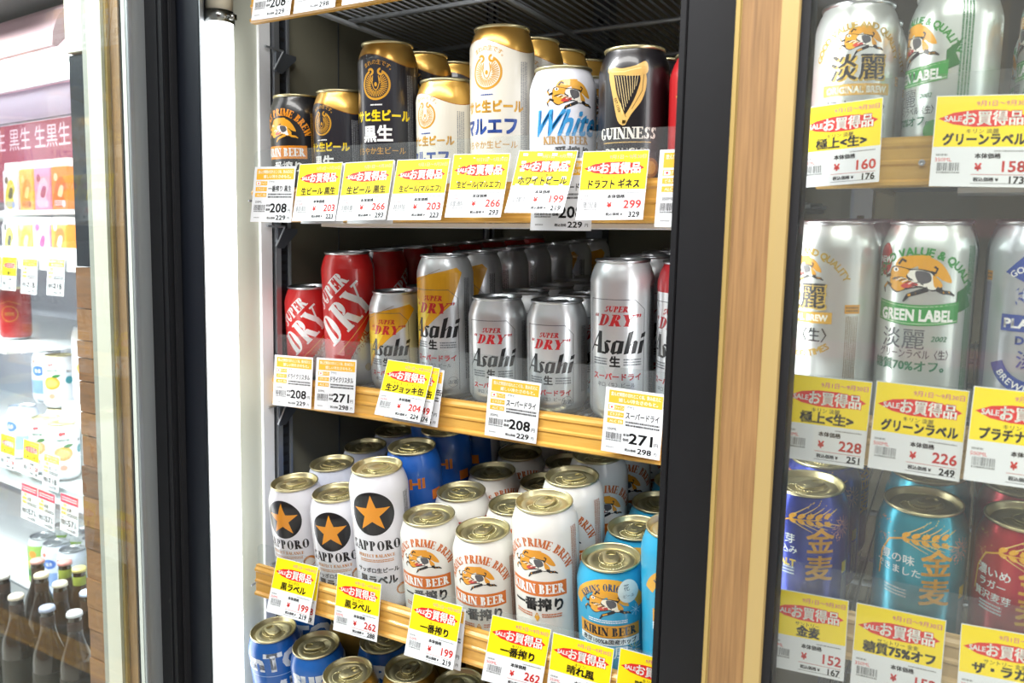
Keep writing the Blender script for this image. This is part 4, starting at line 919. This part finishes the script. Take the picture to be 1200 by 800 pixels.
Cc(-.4250, ['ich', 'ich', 'lime', 'lime', 'ich'], -15, 'short white can with orange band beside the tallest orange-banded can', 'middle orange-banded can', .706)
Cc(-.3510, ['icht'] * 5, -18, 'tall white can with orange band and gold beast', 'tall orange-banded can', .706)
Cc(-.2820, ['hare'] * 5, -4, 'short sky blue can with gold beast on the slanted shelf', 'short sky blue can', .708)
Cc(-.2160, ['haret', 'haret', 'haret'], 14, 'tall sky blue can half hidden by the black post', 'tall sky blue can', .708)
D = lambda X, k, off, fl, wh, Y=.713: column('D', X, Y, .70, -.605, 9, k, off, fl, wh, gD, .002, .0668)
D(-.7365, ['sun', 'sun'], 16, 'big-lettered blue can nearest the left wall on the lowest shelf', 'leftmost blue can')
D(-.6640, ['sun', 'gold'], 66, 'big-lettered blue can standing second on the lowest shelf', 'second blue can')
D(-.5930, ['gold', 'sun', 'sun'], -50, 'golden brown can at the bottom edge right of the blue cans', 'first golden can', .690)
D(-.5330, ['gold', 'gold'], 10, 'golden brown can just right of the first golden can at the bottom edge', 'second golden can', .727)
D(-.4640, ['gold', 'gold'], 10, 'golden brown can between the two lower sale cards', 'third golden can', .727)
D(-.3930, ['gold', 'gold'], 10, 'golden brown can under the sale card reading 262', 'fourth golden can', .722)
E2 = lambda X, k, off, fl, wh: column('E', X, .745, .745, .0835, 2, k, off, fl, wh, gE, .001)
E2(-.1010, ['tan'] * 3, 4, 'short silver can with large black characters behind the glass', 'short black-character can')
E2(-.0290, ['grn'] * 3, -58, 'short silver can with green banner turned to the left', 'short green-banner can')
E2(.0480, ['grn'] * 3, -74, 'short silver can with green banner at the upper right corner', 'corner green-banner can')
F2 = lambda X, k, off, fl, wh: column('F', X, .71, .71, -.138, 3, k, off, fl, wh, gF, .001)
F2(-.1010, ['tant'] * 3, -46, 'tall silver can with black characters turned to the left', 'tall black-character can')
F2(-.0335, ['grnt'] * 3, -11, 'tall silver can with green banner and gold beast', 'tall green-banner can')
F2(.0400, ['plat'] * 3, 4, 'tall silver can with navy banner at the right edge', 'navy-banner can')
G2 = lambda X, k, off, fl, wh: column('G', X, .710, .71, -.3087, 7, k, off, fl, wh, gG, .001)
G2(-.1085, ['kmb'] * 3, -4, 'deep blue can with gold wheat ear and fireworks', 'deep blue can')
G2(-.0225, ['kmt'] * 3, -2, 'teal can with gold wheat ear and fireworks', 'teal can')
G2(.0470, ['kmr'] * 3, -8, 'bright red can with gold wheat ear', 'bright red can')
column('H', -.085, .705, .71, -.500, 7, ['kmb'], 5, 'deep blue can at the very bottom behind the glass', '', 'cans on the bottom shelf behind glass')

# ------------------------------------------------------------ open display case seen through the open door
CX = Vector((math.cos(R(-5)), math.sin(R(-5)), 0)); CY = Vector((-math.sin(R(-5)), math.cos(R(-5)), 0))
def Wd(x, y, z): return CX * x + CY * (.832 + y) + Vector((0, 0, z))
case = empty('display_case', Wd(0, 0, 0), (0, 0, R(-5))); tag(case, 'white open chilled display case standing beyond the wooden end panel', 'display case')
CW = mat('#D9D9E2', .45); CP = mat('#E8BCC8', .5, noise=.15, scale=4)
xa, xb = -3.2, -1.22
MB().box(xa, .40, -1.2, xb, .44, .42).obj('back_panel', mat('#C9C9D4', .5), case)
MB().box(xb - .02, .0, -1.2, xb, .42, .42).obj('side_panel', CW, case)
MB().prism([(-.27 + .06 * (1 - math.cos(R(a))), .262 + .075 * math.sin(R(a))) for a in range(0, 91, 15)] + [(.2, .337), (.2, .332), (-.205, .332), (-.262, .262)], 'x', xa, -1.16).obj('canopy', CP, case, smooth=False)
MB().box(xa, -.33, .345, -1.16, .10, .42).obj('header_panel', mat('#A9A6AC', .5, noise=.4, scale=6), case)
MB().box(xa, -.11, .297, xb, -.09, .320).obj('strip_light', mat('#FFFFFF', .4, emit=9.), case)
MB().box(xa, -.085, .283, xb, -.080, .306).obj('perforated_strip', CW, case)
hm = MB().lathe([(0, 0), (.0028, 0)], 10).me('vent_hole', mat('#8C8CA0', .6))
for k in range(60):
    q = bpy.data.objects.new('vent_hole', hm); q.matrix_basis = Matrix.Translation((-2.1 + .0148 * k, -.0853, .2945)) @ Matrix.Rotation(R(90), 4, 'X'); link(q, case)
MB().box(xa, -.075, .226, xb, -.068, .283).box(xa, -.078, .226, xb, -.060, .236).obj('valance', mat('#C9C7DC', .4), case)
MB().box(xa, .20, .10, xb, .212, .33).obj('sign_board', mat('#8E3048', .5), case)
a = Art(); a.txt('生黒生 黒生 生黒生 黒生', 0, 0, 62, '#D9C4CC', .0)  # stands in for characters reflected in the door glass, put on as print
sg = link(bpy.data.objects.new('sign_lettering', a.build('sign_lettering', lambda u, v, o: Vector((u/1000, -o/1000, v/1000)), 0, [], ink)), case); sg.location = (-2.25, .1995, .262)
for z0, d1_, lipz in ((.0575, .30, None), (-.0445, .34, .03), (-.235, .38, None), (-.507, .38, .022), (-.850, .38, None)):
    b = MB().box(xa, .052 if z0 < -.8 else -.065, z0 - .006, (-1.83 if abs(z0 + .235) < .01 else xb), d1_, z0)
    if lipz: b.box(xa, -.072, z0 - .014, xb, -.065, z0 + lipz)
    b.obj('deck', WHITE_PL, case)
# the rail shelf under the fruit cans has a clear fence
MB().box(xa, -.076, -.507, xb, -.074, -.405).obj('front_fence', ACRYLIC, case)
def carton(x, y, z, cols, label, h=.104, w_=.066):
    o = empty('juice_carton', Wd(x, y, z), (0, 0, R(-5 + random.uniform(-3, 3)))); tag(o, label, 'carton', 'juice cartons in the display case')
    MB().box(-w_/2, 0, 0, w_/2, .06, h * .84).obj('body', mat(cols[0], .45), o, bevel=.0015)
    MB().prism([(-w_/2, h*.84), (w_/2, h*.84), (w_/2*.9, h), (-w_/2*.9, h)], 'y', .004, .056).obj('top', mat(cols[1], .45), o)
    a = Art(); rg = random.Random(hash(label) % 99 if False else len(label)); 
    a.poly(blob([(-24, 30), (-10, 62), (12, 70), (26, 50), (14, 34), (24, 16), (0, 8), (-22, 14)]), cols[2]); a.up().poly(blob([(-8, 34), (2, 52), (16, 50), (8, 30)]), cols[3]).small(-22, 12, 20, 24, cols[4], 3, 5)
    a.up().ell(-14, 70, 8, 8, cols[3], 14).ell(16, 16, 7, 7, cols[4], 14)
    link(bpy.data.objects.new('print', a.build('print', lambda u, v, o_: Vector((u/1000, -o_/1000 - .0002, v/1000)), 0, [], lambda c: mat(c, .45))), o)
CC = [(('#E9E3F0', '#F4F2F0', '#D8D24A', '#4A4A48', '#8FA6D8'), 'white and lime'), (('#F2C25A', '#F6EEE0', '#E89A3A', '#F6D98A', '#B86A2A'), 'golden yellow'), (('#E2A0C0', '#F4EAF0', '#E6C3DA', '#B04A7A', '#E8D0E0'), 'pink'), (('#F0923A', '#F4E6DC', '#E86A2A', '#F8D8B0', '#E8E0E8'), 'orange')]
for r_, (z0, y0) in enumerate(((.0578, 0.), (-.0442, -.02))):
    for i, xx in enumerate((-1.928, -1.853 + .0, -1.782, -1.710)):
        xx += (.03 if r_ else 0) - .0; carton(xx, y0, z0, CC[i][0], '%s juice carton %s' % (CC[i][1], 'on the higher carton row of the display case' if r_ == 0 else 'on the lower carton row above the case price cards'), h=.108 if r_ == 0 else .090)
def fruit(tall):
    def f(a):
        y = 60 * (1.3 if tall else 1); a.ell(0, y, 18, 15, '#EFA43A', 26); a.up().ell(0, y, 12, 9, '#F6C66A', 20).poly(blob([(0, y+14), (8, y+20), (20, y+18), (10, y+12)]), '#3F7A3A')
        a.txt('natural', 0, y+30, 9, '#4A7A5A', .03).ell(-4, y+42, 4, 4, '#C8505A', 12).ell(2, y+43, 3.4, 3.4, '#C8505A', 12); a.ell(0, y-30, 7, 6, '#E8A080', 16); a.ell(38, y+6, 9, 9, '#2E8A92', 20); a.txt('BIO', 38, y+26, 8, '#5A5A60', .03)
    return f
def lemonart(a):
    for k in range(10): a.ell(-50 + 11*k, 66 + 18*math.sin(k*1.9), 10, 9, ('#F2DC3A', '#F09A3A', '#5C9A4A')[k % 3], 14)
    a.up().rect(-60, 28, 60, 44, '#3E8248').txt('LEMON', 0, 52, 12, '#2E6A9A', .04)
def bluew(a):
    a.rect(-60, 24, 60, 56, '#8FB0E0').ell(0, 78, 16, 12, '#4F7AC8', 22).ell(-12, 100, 6, 5, '#E07A6A', 12); a.up().txt('0.0', 0, 78, 12, WHT, .03)
kind('fru', S_, '#E6E6EA', '#E6E6EA', 'g', fruit(0), 'white can with orange fruit'); kind('frut', T_, '#E6E6EA', '#E6E6EA', 's', fruit(1), 'tall white can with orange fruit')
kind('lem', S_, '#9CC060', '#C8CCD0', 's', lemonart, 'yellow and green can', 104); kind('blw', S_, '#DDE4F2', '#DDE4F2', 's', bluew, 'white and blue can')
gL = 'cans in the open display case'
def cc(key, x, y, z, spin, lab): p = Wd(x, y, z); make_can(key, p.x, p.y, p.z, 0, spin, lab, gL, random.uniform(-60, 60))
cc('fru', -1.822, .005, -.506, 25, 'short white can with orange fruit nearest in the display case'); cc('fru', -1.900, .075, -.506 + .123, 30, 'white can with large orange stacked on another in the display case'); cc('fru', -1.900, .075, -.506, 30, 'white can under the stacked fruit can in the display case')
cc('blw', -1.985, .03, -.506, 10, 'white and blue can left of the fruit cans'); cc('blw', -1.985, .09, -.383, 20, 'white and blue can stacked above its twin by the fruit cans'); cc('blw', -1.985, .09 + .067, -.506, 20, 'white and blue can under its twin behind the fruit cans')
cc('frut', -1.765, .075, -.506 + .123 + .03, 40, 'tall white can with orange fruit raised at the back beside the wooden panel'); cc('fru', -1.740, .0, -.506, 60, 'short white can with orange fruit beside the wooden panel')
MB().box(-1.81, .035, -.507, -1.72, .125, -.355).obj('riser', WHITE_PL, case)
for i in range(4):
    for j in range(2): cc('blw', -2.06 + .068 * i + .03 * j, .165 + .068 * j, -.506 + .123, random.uniform(-40, 40), 'pale can in the stacked rows, %s from the left %s' % (ORD[i] if i else 'first', 'nearer row' if j == 0 else 'rear row'))
cc('redbeer', -2.045, .05, -.235, 40, 'red and pink can alone on the third case shelf')
for x, y, k_, lb in ((-1.900, .088, 'blw', 'white and blue can behind the bottles, nearest the wooden panel'), (-1.972, .086, 'blw', 'white and blue can behind the bottles, second from the panel'), (-2.046, .088, 'lem', 'yellow and green can behind the bottles, front row left'), (-1.862, .160, 'lem', 'yellow and green can in the rear row, nearest the panel'), (-1.934, .160, 'lem', 'yellow and green can in the rear row, second from the panel'), (-2.006, .160, 'lem', 'yellow and green can in the rear row, third from the panel'), (-2.080, .160, 'lem', 'yellow and green can in the rear row, fourth from the panel')):
    cc(k_, x, y, -.849, random.uniform(0, 60), lb)
GB = mat('#2A1A0E', .12, 0, .6)
def bottle(x, y, z, cap, neck, label):
    o = empty('beer_bottle', Wd(x, y, z)); tag(o, label, 'bottle', 'brown bottles in the display case')
    MB().lathe([(0, 0), (.028, 0), (.030, .004), (.030, .125), (.027, .145), (.018, .170), (.0135, .190), (.0125, .222), (.0135, .224), (.0135, .231), (0, .231)], 28).obj('glass_body', GB, o, smooth=True)
    MB().lathe([(.0137, .226), (.0150, .2262), (.0145, .232), (.0125, .2345), (0, .235)], 24).obj('cap', mat(cap, .35), o, smooth=True)
    MB().lathe([(.0132, .196), (.0134, .197), (.0134, .215), (.0131, .216)], 24).obj('neck_band', mat(neck, .5), o, smooth=True)
    MB().lathe([(.0302, .040), (.0303, .041), (.0303, .105), (.0302, .106)], 28).obj('paper_label', mat('#2E261C', .5), o, smooth=True)
BT = [(-1.726, -.112, '#E8D8C4', 'brown bottle with cream cap in the front row, first from the left', 0), (-1.622, -.100, '#AEB4CC', 'brown bottle with shiny grey-blue cap in the front row', 0), (-1.557, -.079, '#F0F0F4', 'brown bottle with clean white cap nearest the wooden panel', 0),
      (-1.687, -.043, '#EADFC8', 'brown bottle with cream cap behind the grey-blue capped bottle', 1), (-1.600, -.031, '#C8D4F0', 'brown bottle with pale blue cap behind the clean white cap', 1), (-1.856, -.082, '#E6E0DC', 'brown bottle with off-white cap at the far left of the bottles', 0),
      (-1.850, -.013, '#E0A8A0', 'brown bottle with pink cap behind the far left bottle', 1), (-1.763, -.045, '#E8D8B8', 'brown bottle with tan cap in the middle row', 1), (-1.796, .020, '#E8A09A', 'brown bottle with pink cap and green neck in the rear row', 2), (-1.733, .020, '#EAD88A', 'brown bottle with yellow cap and green neck in the rear row', 2)]
MB().box(xa, -.15, -1.2, xb, -.062, -.958).box(xa, -.062, -1.2, xb, .05, -.944).obj('base_step', mat('#26262A', .5), case)
for x, y, c1, lb, r_ in BT: bottle(x, y, (-.958, -.944, -.944)[r_] if y < -.06 or r_ else -.944, c1, ('#3A2418', '#3A2418', '#8E9A3A')[r_], lb)
for i, (x, z0, s_) in enumerate(((-1.868, -.036, 1.05), (-1.800, -.036, 1.05), (-1.715, -.036, 1.1), (-1.610, -.034, 1.1))):
    p = Wd(x + .03, -.0745, z0); c_ = (sale if i < 2 else white)('%s case price card, %s on the rail under the cartons' % ('yellow' if i < 2 else 'white', ORD[i] if i else 'first'), tuple(p), (4, -5, 0), *( ('果汁', 'サワー', '119', '130') if i < 2 else ('チューハイ', '118', '129')), bend=.3, scale=s_)
for i, (x, z0) in enumerate(((-1.805, -.408), (-1.703, -.405), (-1.622, -.419))):
    p = Wd(x, -.079, z0); (sale if i < 2 else white)('%s case price card, %s on the rail under the fruit cans' % ('yellow' if i < 2 else 'white', ORD[i] if i else 'first'), tuple(p), (4, -5, 0), *( ('オレンジ', 'サワー', '128', '140') if i < 2 else ('オレンジ', '118', '129')), bend=.3, scale=1.1)
def red_art():
    a = white_art('お酒', '571', '628'); a.up(4).rect(-29, -15.5, 29, -.5, '#D83A5A'); a.up().small(-25, -12, 25, -4, '#F6D8DC', 2, 4); return a
for i, (x, z0) in enumerate(((-1.672, -.486), (-1.603, -.486), (-1.514, -.476))):
    p = Wd(x, -.100, z0); card('white case price card with red header, %s below the white rail' % (ORD[i] if i else 'first'), tuple(p), (3, -5, 0), ('red',), red_art, bend=.3, scale=1.12)
